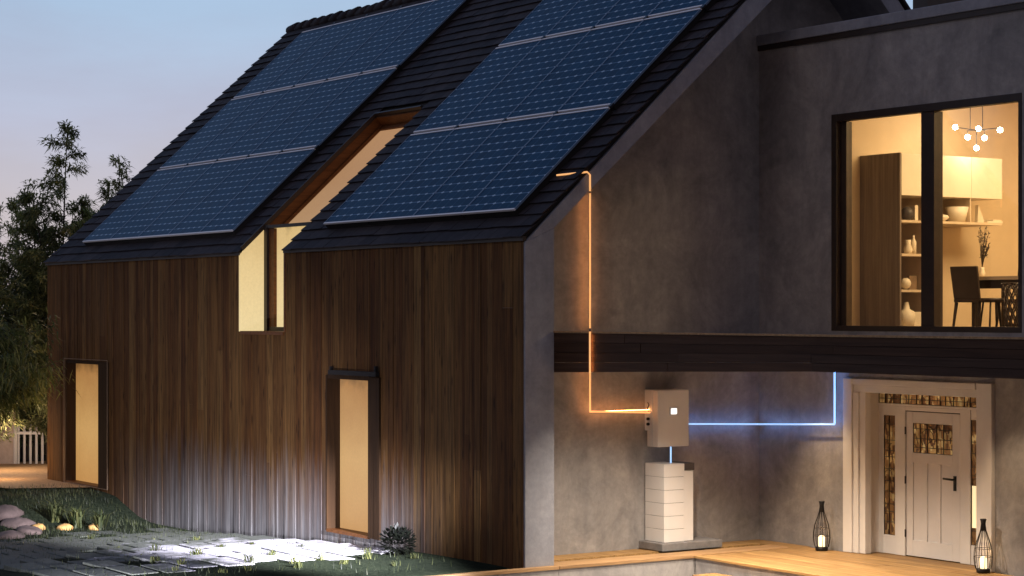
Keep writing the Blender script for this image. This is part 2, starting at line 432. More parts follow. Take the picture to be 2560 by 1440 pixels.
# ------------------------------------------------------------------ the house
house = thing('house', 'dark timber and concrete gabled house with slate roof and lit windows', 'house', (-28, 17, 0))
SX0, SX1 = -29.49, -28.03                          # slot window
W1 = (-36.84, -35.26, .06, 2.29); W2 = (-26.66, -25.42, .045, 2.27)
def plank_run(mb, x0, x1, z0, z1, dark=False):
    x = x0
    while x < x1-.001:
        w = random.choice((.06, .09, .12, .15, .19, .24)); e = min(x+w, x1)
        if x1-e < .04: e = x1
        if hasattr(mb, 'cuts'):
            pass
        segs = [(z0, z1)]
        xm = (x+e)/2
        for (a, b, c, d) in HOLES:
            if a < xm < b:
                ns = []
                for (s0, s1) in segs:
                    if d <= s0 or c >= s1: ns.append((s0, s1)); continue
                    if c > s0: ns.append((s0, c))
                    if d < s1: ns.append((d, s1))
                segs = ns
        yf = Y0-random.choice((0, .002, .004, .007))
        for (s0, s1) in segs:
            cut = [s0]
            if s1-s0 > 2 and random.random() < .22: cut.append(random.uniform(s0+.7, s1-.7))
            cut.append(s1)
            for i in range(len(cut)-1):
                mb.box(x+.001, e-.001, yf-random.uniform(0, .002), Y0+.05, cut[i]+(.002 if i else 0), cut[i+1])
        x = e
HOLES = [W1, W2, (SX0, SX1, 2.91, 9)]
random.seed(3)
mb = MB()
edges = sorted([XL, W1[0], W1[1], SX0, SX1, W2[0], W2[1], X1-.03])
for a, b in zip(edges[:-1], edges[1:]): plank_run(mb, a, b, -.62, ZE-.03)
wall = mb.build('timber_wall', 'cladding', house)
# backing wall behind the boards
mb = MB()
def back(x0, x1, z0, z1): mb.box(x0, x1, Y0+.053, Y0+.25, z0, z1)
back(XL+.02, W1[0]-.045, -.62, ZE-.06); back(W1[0]-.044, W1[1]+.05, -.62, W1[2]-.04); back(W1[0]-.044, W1[1]+.05, W1[3]+.04, ZE-.06)
back(W1[1]+.051, SX0-.06, -.62, ZE-.06); back(SX0-.06, SX1+.06, -.62, 2.85); back(SX1+.06, W2[0]-.045, -.62, ZE-.06)
back(W2[0]-.044, W2[1]+.05, -.62, W2[2]-.04); back(W2[0]-.044, W2[1]+.05, W2[3]+.04, ZE-.06); back(W2[1]+.051, XG, -.62, ZE-.06)
mb.build('backing_wall', 'gap_board', house)

# concrete portal: leg, front rake, rear rake   (thick return over the gable)
mb = MB()
zi = lambda y: 4.27+(y-14.9)*.893
mb.prismX([(Y0+.0, -.62), (YB, -.62), (YB, zi(YB)), (Y0, ZE-.09)], XG+.3, X1)
mb.prismX([(Y0, ZE-.092), (YB, zi(YB)+.001), (YR, zi(YR)-.05), (YR, ZR-.09)], XG-.02, X1)
zr = lambda y, o: ZR-o-(y-YR)*1.06
mb.prismX([(YR+.001, ZR-.09), (YR+.001, zi(YR)-.05), (21.2, zr(21.2, .45)), (21.2, zr(21.2, .09))], XG-.02, X1)
mb.build('concrete_portal', 'concrete_trim', house, bevel=.008)
# gable wall and the other outer walls
mb = MB()
mb.prismX([(14.7, -.62), (24.0, -.62), (24.0, zr(24, .3)), (YR, ZR-.25), (14.7, ZE+.05)], XG-.25, XG)
mb.build('gable_wall', 'concrete', house)
mb = MB()
mb.prismX([(Y0+.26, -.62), (24.0, -.62), (24.0, zr(24, .3)), (YR, ZR-.25), (Y0+.26, ZE+.05)], XL+.02, XL+.3)
mb.box(XL+.3, XG-.25, 23.8, 24.0, -.62, zr(24, .3))
mb.build('outer_wall', 'concrete', house)

# roof deck with the slot left open
def rp(x, s, o=0): return (x, Y0+s*CP-o*SP, ZE+s*SP+o*CP)
SL = (YR-Y0)/CP
STOP = (16.86-Y0)/CP
def slab(mb, x0, x1, s0, s1, o0, o1):
    mb.hexa([rp(x0, s0, o0), rp(x1, s0, o0), rp(x1, s1, o0), rp(x0, s1, o0), rp(x0, s0, o1), rp(x1, s0, o1), rp(x1, s1, o1), rp(x0, s1, o1)])
mb = MB()
slab(mb, XL-.03, SX0-.03, -.02, SL, -.10, -.02); slab(mb, SX1+.03, X1-.03, -.02, SL, -.10, -.02); slab(mb, SX0-.03, SX1+.03, STOP+.05, SL, -.10, -.02)
for xa_, xb_, ya_, yb_ in ((XL-.03, X1-.03, YR, 21.2), (XL-.03, XG, 21.2, 24.3)):
    mb.hexa([(xa_, ya_, zr(ya_, .2)), (xb_, ya_, zr(ya_, .2)), (xb_, yb_, zr(yb_, .2)), (xa_, yb_, zr(yb_, .2)), (xa_, ya_, zr(ya_, .05)), (xb_, ya_, zr(ya_, .05)), (xb_, yb_, zr(yb_, .05)), (xa_, yb_, zr(yb_, .05))])
mb.build('roof_deck', 'gap_board', house)
mb = MB(); random.seed(5)
CS = .222; TW = .34
nrow = int(SL/CS)+1
for r in range(nrow):
    s0 = -.07+r*CS; s1 = min(s0+CS+.05, SL-.01)
    x = XL-.05-(r % 2)*TW/2
    while x < X1+.04:
        a, b = max(x, XL-.06+random.uniform(-.02, .02)), min(x+TW, X1+.02+random.uniform(-.03, .035))
        x += TW
        if b-a < .04: continue
        parts = [(a, b)]
        if s0 < STOP:
            j = random.uniform(-.015, .02)
            parts = []
            if a < SX0: parts.append((a, min(b, SX0-.01)))
            if b > SX1: parts.append((max(a, SX1+.03+j), b))
        for (u, w) in parts:
            if w-u < .03: continue
            o = .016+random.uniform(-.003, .005); t = .016
            so = s0+random.uniform(-.008, .008)
            P8 = [rp(u+.003, so, o), rp(w-.003, so, o), rp(w-.003, s1, -.012), rp(u+.003, s1, -.012),
                  rp(u+.003, so, o+t), rp(w-.003, so, o+t), rp(w-.003, s1, .004), rp(u+.003, s1, .004)]
            mb.hexa(P8)
roof = mb.build('roof', 'slate', house)
mb = MB(); x = XL-.06
while x < X1+.03:
    w = .36; j = random.uniform(-.01, .015)
    mb.tube([(x, YR, ZR-.01+j), (min(x+w+.04, X1+.03), YR, ZR+.035+j)], .10, 10)
    x += w
rc = mb.build('ridge_cap', 'slate', roof)
mb = MB()
for xa_, xb_, ya_, yb_ in ((XL-.03, X1+.02, YR+.1, 21.25), (XL-.03, XG, 21.25, 24.35)):
    mb.hexa([(xa_, ya_, zr(ya_, .02)), (xb_, ya_, zr(ya_, .02)), (xb_, yb_, zr(yb_, .02)), (xa_, yb_, zr(yb_, .02)), (xa_, ya_, zr(ya_, -.04)), (xb_, ya_, zr(ya_, -.04)), (xb_, yb_, zr(yb_, -.04)), (xa_, yb_, zr(yb_, -.04))])
mb.build('rear_slope', 'slate', roof)
# eave flashing
mb = MB()
for a, b in ((XL-.03, SX0-.01), (SX1+.01, X1)):
    mb.box(a, b, Y0-.035, Y0+.02, ZE-.075, ZE-.02)
mb.build('eave_flashing', 'black_frame', house)

# ---- slot window wrapping from wall into roof
slot = bpy.data.objects.new('slot_window', None); COL.objects.link(slot); slot.parent = house; slot.location = (-.75, -2.5, 2.9)
DEP = YB-Y0
mb = MB(); zt = lambda y: ZE+(y-Y0)*T
mb.prismX([(Y0-.028, 2.905), (YB+.03, 2.905), (YB+.03, zt(YB+.03)-.02), (Y0-.028, zt(Y0-.028)-.03)], SX0-.05, SX0)
mb.build('jamb', 'slot_glow', slot)
mb = MB()
mb.prismX([(Y0-.02, 2.905), (YB+.03, 2.905), (YB+.03, zt(YB+.03)-.02), (Y0-.02, zt(Y0-.02)-.03)], SX1, SX1+.05)
mb.build('jamb', 'reveal_wood', slot)
mb = MB(); mb.box(SX0, SX1, Y0-.03, YB, 2.86, 2.912); mb.build('sill', 'reveal_wood', slot)
mb = MB(); mb.box(SX0, SX0+.10, YB-.06, YB+.04, 2.912, zt(YB)-.03); mb.box(SX0+.10, SX1, YB-.03, YB+.03, 2.912, 2.975)
mb.build('window_frame', 'black_frame', slot)
mb = MB(); mb.box(SX0+.101, SX0+.27, YB-.02, YB+.03, 2.976, zt(YB)-.06)
mb.build('reveal', 'reveal_wood', slot)
mb = MB(); mb.box(SX0+.10, SX1, YB+.07, YB+.09, 2.9, zt(YB)-.02)
mb.build('lit_pane', 'slot_glow', slot)
mb = MB(); mb.box(SX0-.02, SX1+.10, YB-.05, YB+.02, zt(YB)-.055, zt(YB)-.005)
mb.build('crossbar', 'black_frame', slot)
sB = (YB-Y0)/CP+.05
OD = -.22
mb = MB(); slab(mb, SX0+.001, SX1, sB, STOP, OD-.02, OD); mb.build('roof_pane', 'blind_roof', slot)
mb = MB(); slab(mb, SX0-.03, SX0, sB-.1, STOP+.04, OD, -.02)
slab(mb, SX0+.001, SX0+.035, sB, STOP, OD+.002, OD+.05); mb.build('roof_reveal', 'reveal_wood', slot)
mb = MB(); slab(mb, SX0, SX1, STOP, STOP+.05, OD, -.021); slab(mb, SX0+.04, SX1, STOP-.09, STOP-.002, OD+.002, OD+.03)
mb.build('roof_reveal', 'reveal_wood', slot)
mb = MB(); slab(mb, SX1, SX1+.03, sB-.1, STOP+.04, OD, -.02); mb.build('roof_reveal', 'gap_board', slot)
mb = MB(); slab(mb, SX0-.028, SX0-.004, .02, STOP+.05, -.018, .052); slab(mb, SX0, SX1, STOP+.03, STOP+.06, -.018, .055); mb.build('flashing', 'black_frame', slot)

# ---- narrow lit windows
def narrow(W, dep, casing_r, loc, label, trim):
    x0, x1, z0, z1 = W
    o = bpy.data.objects.new('narrow_window', None); COL.objects.link(o); o.parent = house; o.location = (loc[0]+28, loc[1]-17, loc[2]); o['label'] = label
    YP = Y0+dep
    mb = MB(); mb.box(x0-.04, x0, Y0-.02, YP+.03, z0-.02, z1+.02)
    mb.box(x0, x1, Y0-.012, YP, z1-.03, z1+.03); mb.build('reveal', 'gap_reveal', o)
    mb = MB(); mb.box(x0, x1, Y0-.03, YP, z0-.035, z0+.006); mb.build('sill', 'reveal_wood', o)
    mb = MB(); mb.box(x0+.001, x1, YP, YP+.02, z0, z1); mb.build('blind', 'blind_low', o)
    mb = MB(); mb.box(x1, casing_r-.14, Y0-.036, Y0+.2, z0-.02, z1+.02); mb.box(casing_r-.138, casing_r, Y0-.04, Y0+.2, z0-.02, z1+.02)
    mb.build('casing', 'gap_reveal', o)
    if trim:
        mb = MB(); t = .010
        a, b, c, d = x0-.05, casing_r+.02, z0-.03, z1+.06
        for q in ((a, a+t, c, d), (b-t, b, c, d), (a+t, b-t, d-t, d), (a+t, b-t, c, c+t)):
            mb.box(q[0], q[1], Y0-.05, Y0-.043, q[2], q[3])
        mb.build('trim', 'trim_metal', o)
    else:
        mb = MB(); mb.box(x0+.15, x1+.30, Y0-.085, Y0-.03, z1+.035, z1+.10); mb.box(x0+.17, x0+.21, Y0-.07, Y0-.03, z1+.10, z1+.15); mb.box(x1+.22, x1+.27, Y0-.07, Y0-.03, z1+.10, z1+.18)
        mb.build('blind_box', 'gap_board', o)
darkwood('gap_reveal', [(0, (.028, .013, .005)), (1, (.04, .02, .007))], (20, 20, .9), .85)
plain('trim_metal', (.28, .19, .12), .5, .3)
narrow(W1, .17, -34.83, (W1[0], Y0, 0), 'narrow lit window with a thin outline, at the far end of the timber wall', True)
narrow(W2, .20, -25.10, (W2[0], Y0, 0), 'taller looking narrow lit window near the middle of the timber wall', False)

# ---- set back entrance wing
XR = -11.0
ZP = 7.08
SW = (-20.95, -17.56, 2.955, 5.875)
DW = (-20.67, -18.0, 0, 2.32)
mb = MB(); WT = .30
def wb(x0, x1, z0, z1): mb.box(x0, x1, Y2, Y2+WT, z0, z1)
wb(XG, SW[0], 2.9, ZP-.12); wb(SW[0], SW[1], SW[3], ZP-.12); wb(SW[1], XR, 2.9, ZP-.12); wb(SW[0], SW[1], 2.9, SW[2])
wb(XG, DW[0], -.05, 2.9); wb(DW[0], DW[1], DW[3], 2.9); wb(DW[1], XR, -.05, 2.9)
mb.box(XR-.3, XR, Y2+WT, 27, -.3, ZP-.12); mb.box(XG, XR-.3, 26.7, 27, -.3, ZP-.12)
mb.build('entrance_wall', 'concrete', house)
mb = MB(); mb.box(XG+.002, XR+.05, Y2-.05, Y2+.35, ZP-.115, ZP+.03); mb.build('parapet_cap', 'concrete_trim', house, bevel=.01)
mb = MB(); mb.box(XG+.002, XR+.03, Y2-.03, Y2-.002, ZP-.19, ZP-.117); mb.build('parapet_flashing', 'black_frame', house)
mb = MB(); mb.box(XG, XR-.3, Y2+.35, 26.7, 6.72, 6.84); mb.build('flat_roof', 'gap_board', house)
# blocky rooftop volume seen over the parapet
mb = MB(); q = onY(2282, 20, 24.5); q2 = onY(2318, 20, 24.5)
mb.box(q[0], q2[0], 24.5, 25.4, 6.84, 9.2); mb.build('chimney', 'bronze_frame', house)

# sliding window
sw = bpy.data.objects.new('sliding_window', None); COL.objects.link(sw); sw.parent = house; sw.location = (SW[0]+28, Y2-17, SW[2])
mb = MB(); YF0, YF1 = Y2+.03, Y2+.12
mb.box(SW[0], SW[0]+.10, Y2-.012, Y2+.22, SW[2], SW[3]); mb.box(SW[0]+.10, SW[1], Y2-.01, YF1, SW[3]-.10, SW[3]); mb.box(SW[0]+.10, SW[1], Y2-.01, YF1, SW[2], SW[2]+.07)
mb.box(SW[1]-.05, SW[1], Y2-.012, YF1+.002, SW[2]+.07, SW[3]-.1)
mb.build('frame', 'black_frame', sw, bevel=.004)
mb = MB(); mb.box(SW[0]+.10, SW[0]+.20, YF0+.05, YF1+.06, SW[2]+.07, SW[3]-.10); mb.build('sash_stile', 'bronze_frame', sw)
mb = MB(); mb.box(-19.28, -19.05, YF0-.02, YF1+.05, SW[2]+.07, SW[3]-.10); mb.build('mullion', 'black_frame', sw, bevel=.004)
mb = MB(); mb.box(SW[0]+.2, -19.28, YF1+.02, YF1+.03, SW[2]+.07, SW[3]-.1); mb.build('pane', 'glass', sw)
mb = MB(); mb.box(-19.05, SW[1]-.05, YF0+.03, YF0+.04, SW[2]+.07, SW[3]-.1); mb.build('pane', 'glass', sw)

# terrace slab, beam
zb = onY(1385, 936, YB)[2]; zb2 = onY(2552, 950, YB)[2]
XB1 = XR
zbr = onY(2552, 946, YB); ZBX = lambda x: zb+(zbr[2]-zb)*(x-X1)/(zbr[0]-X1)
mb = MB()
ZBX = lambda x: zb+(onY(2552, 948, YB)[2]-zb)*min(1.0, (x-XG)/(-16.9-XG))
mb.box(XG, XB1, YB+.12, Y2, 2.66, 2.885); mb.build('terrace_slab', 'concrete', house)
mb = MB(); H4 = (2.945-zb)/4
random.seed(9)
for i in range(4):
    x = XG
    while x < XB1:
        w = random.uniform(2.2, 4.5); e = min(x+w, XB1)
        ya = YB+random.uniform(0, .008)
        def zf(x_, k_): return min(ZBX(x_), 2.6)+(2.945-min(ZBX(x_), 2.6))*k_/4
        a_, b_ = x+.002, e-.002
        mb.hexa([(a_, ya, zf(a_, i)+.002), (b_, ya, zf(b_, i)+.002), (b_, YB+.118, zf(b_, i)+.002), (a_, YB+.118, zf(a_, i)+.002), (a_, ya, zf(a_, i+1)-.002), (b_, ya, zf(b_, i+1)-.002), (b_, YB+.118, zf(b_, i+1)-.002), (a_, YB+.118, zf(a_, i+1)-.002)])
        x = e
mb.build('terrace_beam', 'beam_wood', house)
mb = MB(); mb.box(XG, XB1, YB-.015, YB+.11, 2.946, 2.966); mb.build('terrace_edge', 'curb_wood', house)
mb = MB(); mb.box(-11.4, -11.1, YB+.13, YB+.4, -.3, zb+.1); mb.build('column', 'concrete_trim', house)

# ---- front door assembly
fd = bpy.data.objects.new('entrance_door', None); COL.objects.link(fd); fd.parent = house; fd.location = (DW[0]+28, Y2-17, 0)
YD = Y2+.30
mb = MB()
mb.box(-20.67, -20.50, Y2-.06, Y2+.1, 0, 2.32); mb.box(-20.50, -20.40, Y2-.035, Y2+.1, 0, 2.14); mb.box(-20.40, -20.29, Y2-.01, Y2+.1, 0, 2.14)
mb.box(-20.50, -20.36, Y2+.101, YD+.04, 0, 2.14)
mb.box(-18.28, -18.17, Y2-.035, Y2+.1, 0, 2.32); mb.box(-18.17, -18.0, Y2-.06, Y2+.1, 0, 2.32)
mb.box(-18.28, -18.15, Y2+.101, YD+.04, 0, 2.14)
mb.box(-20.499, -18.281, Y2-.05, Y2+.1, 2.24, 2.32); mb.box(-20.50, -18.28, Y2-.02, Y2+.1, 2.142, 2.238); mb.box(-20.5, -18.28, Y2+.1, YD+.04, 2.16, 2.25)
mb.build('door_frame', 'white_paint', fd, bevel=.006)
def yd(px, py, dy=0): return onY(px, py, YD+dy)
dx0, dx1 = yd(2266, 0)[0], yd(2400, 0)[0]
dz1 = yd(2330, 1032)[2]
gx = [yd(v, 0)[0] for v in (2168, 2209, 2239, 2262, 2402, 2427, 2447)]
tz0, tz1 = yd(2300, 1016)[2], 2.14
sz0, sz1 = yd(2224, 1337)[2], yd(2224, 1038)[2]
mb = MB()
mb.box(-20.36, gx[1], YD, YD+.05, 0, tz0-.01); mb.box(gx[2], dx0-.012, YD-.012, YD+.05, 0, tz0-.01)
mb.box(gx[1], gx[2], YD+.001, YD+.05, 0, sz0); mb.box(gx[1], gx[2], YD+.001, YD+.05, sz1, tz0-.01)
mb.box(dx1+.012, gx[5], YD-.012, YD+.05, 0, tz0-.01); mb.box(gx[5], -18.2, YD+.001, YD+.05, 0, sz0); mb.box(gx[5], -18.2, YD+.001, YD+.05, sz1, tz0-.01)
mb.box(gx[5]+.19, -18.15, YD+.0, YD+.05, sz0, sz1)
mb.box(dx0-.012, dx1+.012, YD-.011, YD+.05, dz1+.012, tz0-.011)
mb.box(-20.36, -18.15, YD-.03, YD+.05, tz0-.009, tz0+.02)
mb.build('sidelight_frame', 'white_paint', fd, bevel=.004)
def leaded(x0, x1, z0, z1, y, name, seed, parent, nv, nh, diag=True):
    mb = MB(); mb.box(x0, x1, y+.02, y+.028, z0, z1); g_ = mb.build(name, 'stained_glass', parent)
    random.seed(seed); mb = MB(); t = .006; t = .0045
    for i in range(nv+1):
        x = x0+(x1-x0)*min(1, max(0, (i+(random.uniform(-.25, .25) if 0 < i < nv else 0))/nv)); mb.box(x-t, x+t, y+.008, y+.019, z0, z1)
    for i in range(nh+1):
        z = z0+(z1-z0)*min(1, max(0, (i+(random.uniform(-.3, .3) if 0 < i < nh else 0))/nh)); mb.box(x0, x1, y+.006, y+.018, z-t, z+t)
    if diag:
        w = min(x1-x0, z1-z0)
        for i in range(6):
            a = (random.uniform(x0, x0+.6*(x1-x0)), random.uniform(z0, z1)); an = random.uniform(0, 3.1); l = w*.35
            b = (min(x1, max(x0, a[0]+l*math.cos(an))), min(z1, max(z0, a[1]+l*math.sin(an))))
            mb.tube([(a[0], y+.012, a[1]), (b[0], y+.012, b[1])], t, 5)
        c = (x0+(x1-x0)*.35, z0+(z1-z0)*.5); r = w*.3
        mb.tube([(c[0]+r*math.cos(q), y+.012, c[1]+r*math.sin(q)) for q in [j*.5 for j in range(9)]], t, 5)
    mb.build('lead_came', 'lead', g_)
    return g_
leaded(gx[1], gx[2], sz0, sz1, YD, 'sidelight_glass', 1, fd, 2, 11)
sg = leaded(gx[5], gx[5]+.19, sz0, sz1, YD, 'sidelight_glass', 2, fd, 2, 11)
mb = MB(); q0, q1 = yd(2436, 1320)[2], yd(2436, 1215)[2]; mb.box(gx[5]+.02, gx[5]+.17, YD+.004, YD+.007, q0, q1); mb.build('lit_pane', 'bright_pane', sg)
leaded(-20.36, -18.15, tz0+.02, tz1+.02, YD-.01, 'transom_glass', 3, fd, 16, 2, False)
mb = MB()
wx0, wx1 = yd(2282, 0)[0], yd(2381, 0)[0]; wz0, wz1 = yd(2330, 1135)[2], yd(2330, 1060)[2]
Yd = YD-.0
mb.box(dx0, wx0, Yd, Yd+.04, .01, dz1); mb.box(wx1, dx1, Yd, Yd+.04, .01, dz1); mb.box(wx0, wx1, Yd, Yd+.04, wz1, dz1); 
pz = wz0-.13
mb.box(wx0, wx1, Yd, Yd+.04, pz, wz0); mb.box(wx0, wx1, Yd, Yd+.04, .01, .22)
pw = (wx1-wx0)/3
for i in (1, 2): mb.box(wx0+pw*i-.025, wx0+pw*i+.025, Yd, Yd+.04, .22, pz)
mb.box(wx0-.001, wx1+.001, Yd+.018, Yd+.036, .2, pz+.02)
door = mb.build('door_leaf', 'white_door', fd, bevel=.004)
leaded(wx0, wx1, wz0, wz1, Yd, 'door_glass', 4, door, 5, 4)
mb = MB(); hx = yd(2388, 0)[0]; hz = yd(2388, 1208)[2]
mb.box(hx-.022, hx+.022, Yd-.012, Yd-.001, hz-.10, hz+.09); mb.tube([(hx, Yd-.012, hz+.045), (hx, Yd-.06, hz+.045)], .013, 8); mb.tube([(hx+.01, Yd-.06, hz+.045), (hx-.15, Yd-.06, hz+.05)], .014, 8)
mb.build('handle', 'black_metal', door)
for z in (.25, .95, 1.6): mb = MB(); mb.box(dx0-.016, dx0+.006, Yd-.018, Yd-.013, z, z+.10); mb.build('hinge', 'black_metal', door)
mb = MB(); mb.box(dx0-.01, dx0-.001, Yd+.01, Yd+.03, 0, dz1+.01); mb.box(dx1+.001, dx1+.01, Yd+.01, Yd+.03, 0, dz1+.01); mb.box(dx0, dx1, Yd+.012, Yd+.03, dz1+.001, dz1+.01)
mb.build('door_gap', 'gap_board', fd)
# room shell behind the door so the recess is closed
mb = MB(); mb.box(-20.36, -18.15, YD+.06, YD+.1, 0, 2.3); mb.build('door_backing', 'gap_board', fd)

# ---- interior room shell (upper floor)
RX0, RX1, RY1, RZ0, RZ1 = -22.14, -14.5, 24.6, 2.955, 6.62
mb = MB()
mb.box(RX0-.1, RX0, Y2+WT, RY1, RZ0, RZ1); mb.box(RX1, RX1+.1, Y2+WT, RY1, RZ0, RZ1); mb.box(RX0-.1, RX1+.1, RY1, RY1+.1, RZ0, RZ1)
mb.box(RX0-.1, RX1+.1, Y2+WT, RY1+.1, RZ1, RZ1+.08)
mb.build('room_wall', 'room_plaster', house)
mb = MB(); mb.box(RX0-.1, RX1+.1, Y2+.301, RY1+.1, RZ0-.06, RZ0-.001); mb.build('room_floor', 'table_wood', house)

# ------------------------------------------------------------------ interior furniture
YC = 20.7; XC = -21.32; CZ0, CZ1 = 4.86, 5.45; YE = 22.75
t = thing('cabinet_unit', 'tall wooden wardrobe side with cream wall cabinets and open shelves in the lit room', 'cabinet', (RX0, YC, RZ0))
mb = MB(); mb.box(RX0+.004, XC-.002, YC, YC+.03, RZ0, CZ1+.01); mb.build('side_panel', 'wardrobe_wood', t)
for (a, b) in ((YC+.032, YC+.42), (YC+.425, 21.52), (21.525, 22.12), (22.125, YE)):
    mb = MB(); mb.box(RX0+.03, XC-.0, a, b, CZ0, CZ1); mb.build('cabinet_door', 'cabinet', t, bevel=.003)
mb = MB(); mb.box(RX0+.004, RX0+.02, YC+.032, YC+.62, RZ0, CZ0-.002); mb.box(RX0+.004, RX0+.02, YC+.62, YE, 4.5, CZ0-.002); mb.build('back_panel', 'shelf_back', t)
for z in (RZ0+.02, 3.49, 4.0): mb = MB(); mb.box(RX0+.021, XC, YC+.032, YC+.61, z, z+.035); mb.build('shelf', 'shelf_board', t)
mb = MB(); mb.box(RX0+.021, XC, YC+.032, YE, 4.475, 4.51); mb.build('shelf', 'shelf_board', t)
mb = MB(); mb.box(RX0+.021, XC, YC+.612, YC+.64, RZ0, 4.474); mb.build('divider', 'shelf_board', t)
for y_ in (21.45, 22.1): mb = MB(); mb.box(RX0+.021, XC-.01, y_, y_+.02, 4.511, CZ0-.002); mb.build('divider', 'shelf_board', t)
def item(name, label, cat, mb, mat): 
    o = mb.build(name, mat); return tag(o, label, cat, 'small things on the open shelves')
def xyz(px, py, X): return onX(px, py, X)
SXF = XC-.16
def at_shelf(px, z): 
    r = ray(px, 0); k = SXF/r[0]; return (SXF, r[1]*k, z)
c = at_shelf(2268, 4.511); mb = MB(); mb.ball((c[0], c[1], c[2]+.10), .10, 12, 8); item('vase', 'round dark vase on the top left open shelf', 'vase', mb, 'dark_item')
c = at_shelf(2285, 4.511)
for i, (h, mt) in enumerate(((.22, 'cream_item'),)):
    mb = MB(); mb.box(c[0]-.15, c[0]+.05, c[1]-.03, c[1]+.03, c[2], c[2]+h); item('book', 'pale upright book beside the dark round vase', 'book', mb, mt)
c = at_shelf(2270, 4.036); mb = MB(); mb.lathe(c, [(.05, 0), (.07, .06), (.04, .14), (.045, .2)], 12); item('jar', 'pale jar on the second open shelf', 'jar', mb, 'cream_item')
c = at_shelf(2284, 4.036); mb = MB(); mb.lathe(c, [(.04, 0), (.04, .18), (.015, .22), (.015, .27)], 12); item('bottle', 'pale bottle on the second open shelf', 'bottle', mb, 'cream_item')
c = at_shelf(2264, 3.526); mb = MB(); mb.ball((c[0], c[1], c[2]+.09), .08, 12, 8); item('vase', 'small round pale vase on the third open shelf', 'vase', mb, 'cream_item')
c = at_shelf(2280, 3.526); mb = MB(); mb.box(c[0]-.02, c[0]+.02, c[1]-.07, c[1]+.07, c[2], c[2]+.2); item('picture_frame', 'brown picture frame on the third open shelf', 'frame', mb, 'table_wood')
c = at_shelf(2266, RZ0+.056); mb = MB(); mb.lathe(c, [(.11, 0), (.13, .1), (.12, .2), (.05, .24), (.03, .34)], 14); item('pitcher', 'tall cream pitcher on the lowest open shelf', 'pitcher', mb, 'cream_item')
c = at_shelf(2284, RZ0+.056); mb = MB(); mb.box(c[0]-.08, c[0]+.08, c[1]-.07, c[1]+.07, c[2], c[2]+.2); item('box', 'cream box on the lowest open shelf', 'box', mb, 'cream_item')
c = at_shelf(2352, 4.511); mb = MB(); mb.lathe(c, [(.05, 0), (.12, .06), (.10, .09), (.03, .11)], 14); item('bowl', 'low white bowl on the long open shelf', 'bowl', mb, 'cream_item')
c = at_shelf(2392, 4.511); mb = MB(); mb.lathe((c[0], c[1], c[2]), [(.12, 0), (.17, .22), (.15, .22), (.11, .02)], 18); item('basket', 'cream tapered basket in the middle of the long open shelf', 'basket', mb, 'cream_item')
c = at_shelf(2446, 4.511); mb = MB(); mb.prismX([(c[1]-.05, c[2]), (c[1]+.11, c[2]), (c[1]-.03, c[2]+.26)], c[0]-.03, c[0]+.03); item('bookend', 'white triangular bookend at the right of the long shelf', 'bookend', mb, 'cream_item')
c = at_shelf(2475, 4.511); mb = MB(); mb.box(c[0]-.1, c[0]+.1, c[1]-.16, c[1]+.16, c[2], c[2]+.03); mb.box(c[0]-.08, c[0]+.08, c[1]-.02, c[1]+.15, c[2]+.031, c[2]+.05); item('book', 'book lying flat at the right end of the long shelf', 'book', mb, 'cream_item')

# dining table, chairs
TY = 22.0; TX0 = -21.05; TZ = 3.71
t = thing('dining_table', 'dark wooden dining table cut by the window edge', 'table', (TX0, TY, RZ0))
mb = MB(); mb.box(TX0-.03, -18.6, TY-.30, TY+.5, TZ-.05, TZ); mb.build('tabletop', 'shelf_board', t)
mb = MB(); mb.box(TX0+.05, -18.7, TY-.25, TY-.22, TZ-.17, TZ-.051); mb.box(TX0+.05, -18.7, TY+.42, TY+.45, TZ-.17, TZ-.051); mb.build('apron', 'dark_furniture', t)
for (x, y_) in ((TX0+.1, TY-.2), (TX0+.1, TY+.4), (-18.75, TY-.2), (-18.75, TY+.4)):
    mb = MB(); mb.box(x-.03, x+.03, y_-.03, y_+.03, RZ0, TZ-.051); mb.build('leg', 'dark_furniture', t)
def chair(label, cx, cy, ax, w=.46, h=.87, seat=.44, back=True):
    """chair whose back stands on the near side, facing away"""
    t = thing('dining_chair', label, 'chair', (cx, cy, RZ0), 'dining chairs in the lit room')
    ca, sa = math.cos(ax), math.sin(ax)
    def tr(mb): 
        mb.v = [(cx+v[0]*ca-v[1]*sa, cy+v[0]*sa+v[1]*ca, RZ0+v[2]) for v in mb.v]; return mb
    mb = MB(); mb.box(-w/2, w/2, 0, .44, seat-.05, seat); tr(mb).build('seat', 'dark_furniture', t, bevel=.01)
    if back:
        mb = MB(); mb.hexa([(-w/2, 0, seat+.0), (w/2, 0, seat+.0), (w/2, .035, seat+.0), (-w/2, .035, seat), (-w/2-.01, -.07, h), (w/2+.01, -.07, h), (w/2+.01, -.03, h), (-w/2-.01, -.03, h)])
        tr(mb).build('backrest', 'dark_furniture', t, bevel=.012)
    for (x, y_, dx, dy) in ((-w/2+.03, .03, -.03, -.04), (w/2-.03, .03, .03, -.04), (-w/2+.03, .41, -.03, .03), (w/2-.03, .41, .03, .03)):
        mb = MB(); mb.tube([(x+dx, y_+dy, 0), (x, y_, seat-.05)], .017, 8, .026); tr(mb).build('leg', 'dark_furniture', t)
    return t
q = onY(2416, 700, 21.55)
chair('dark dining chair with solid back nearest the window mullion', q[0], 21.55, 0, .50, .90)
q = onY(2483, 700, 21.7)
t = thing('stool', 'low dark round stool under the table edge', 'stool', (q[0], 21.7, RZ0))
mb = MB(); mb.lathe((q[0], 21.7, RZ0+.40), [(.17, 0), (.19, .02), (.18, .05)], 18); mb.build('seat', 'dark_furniture', t)
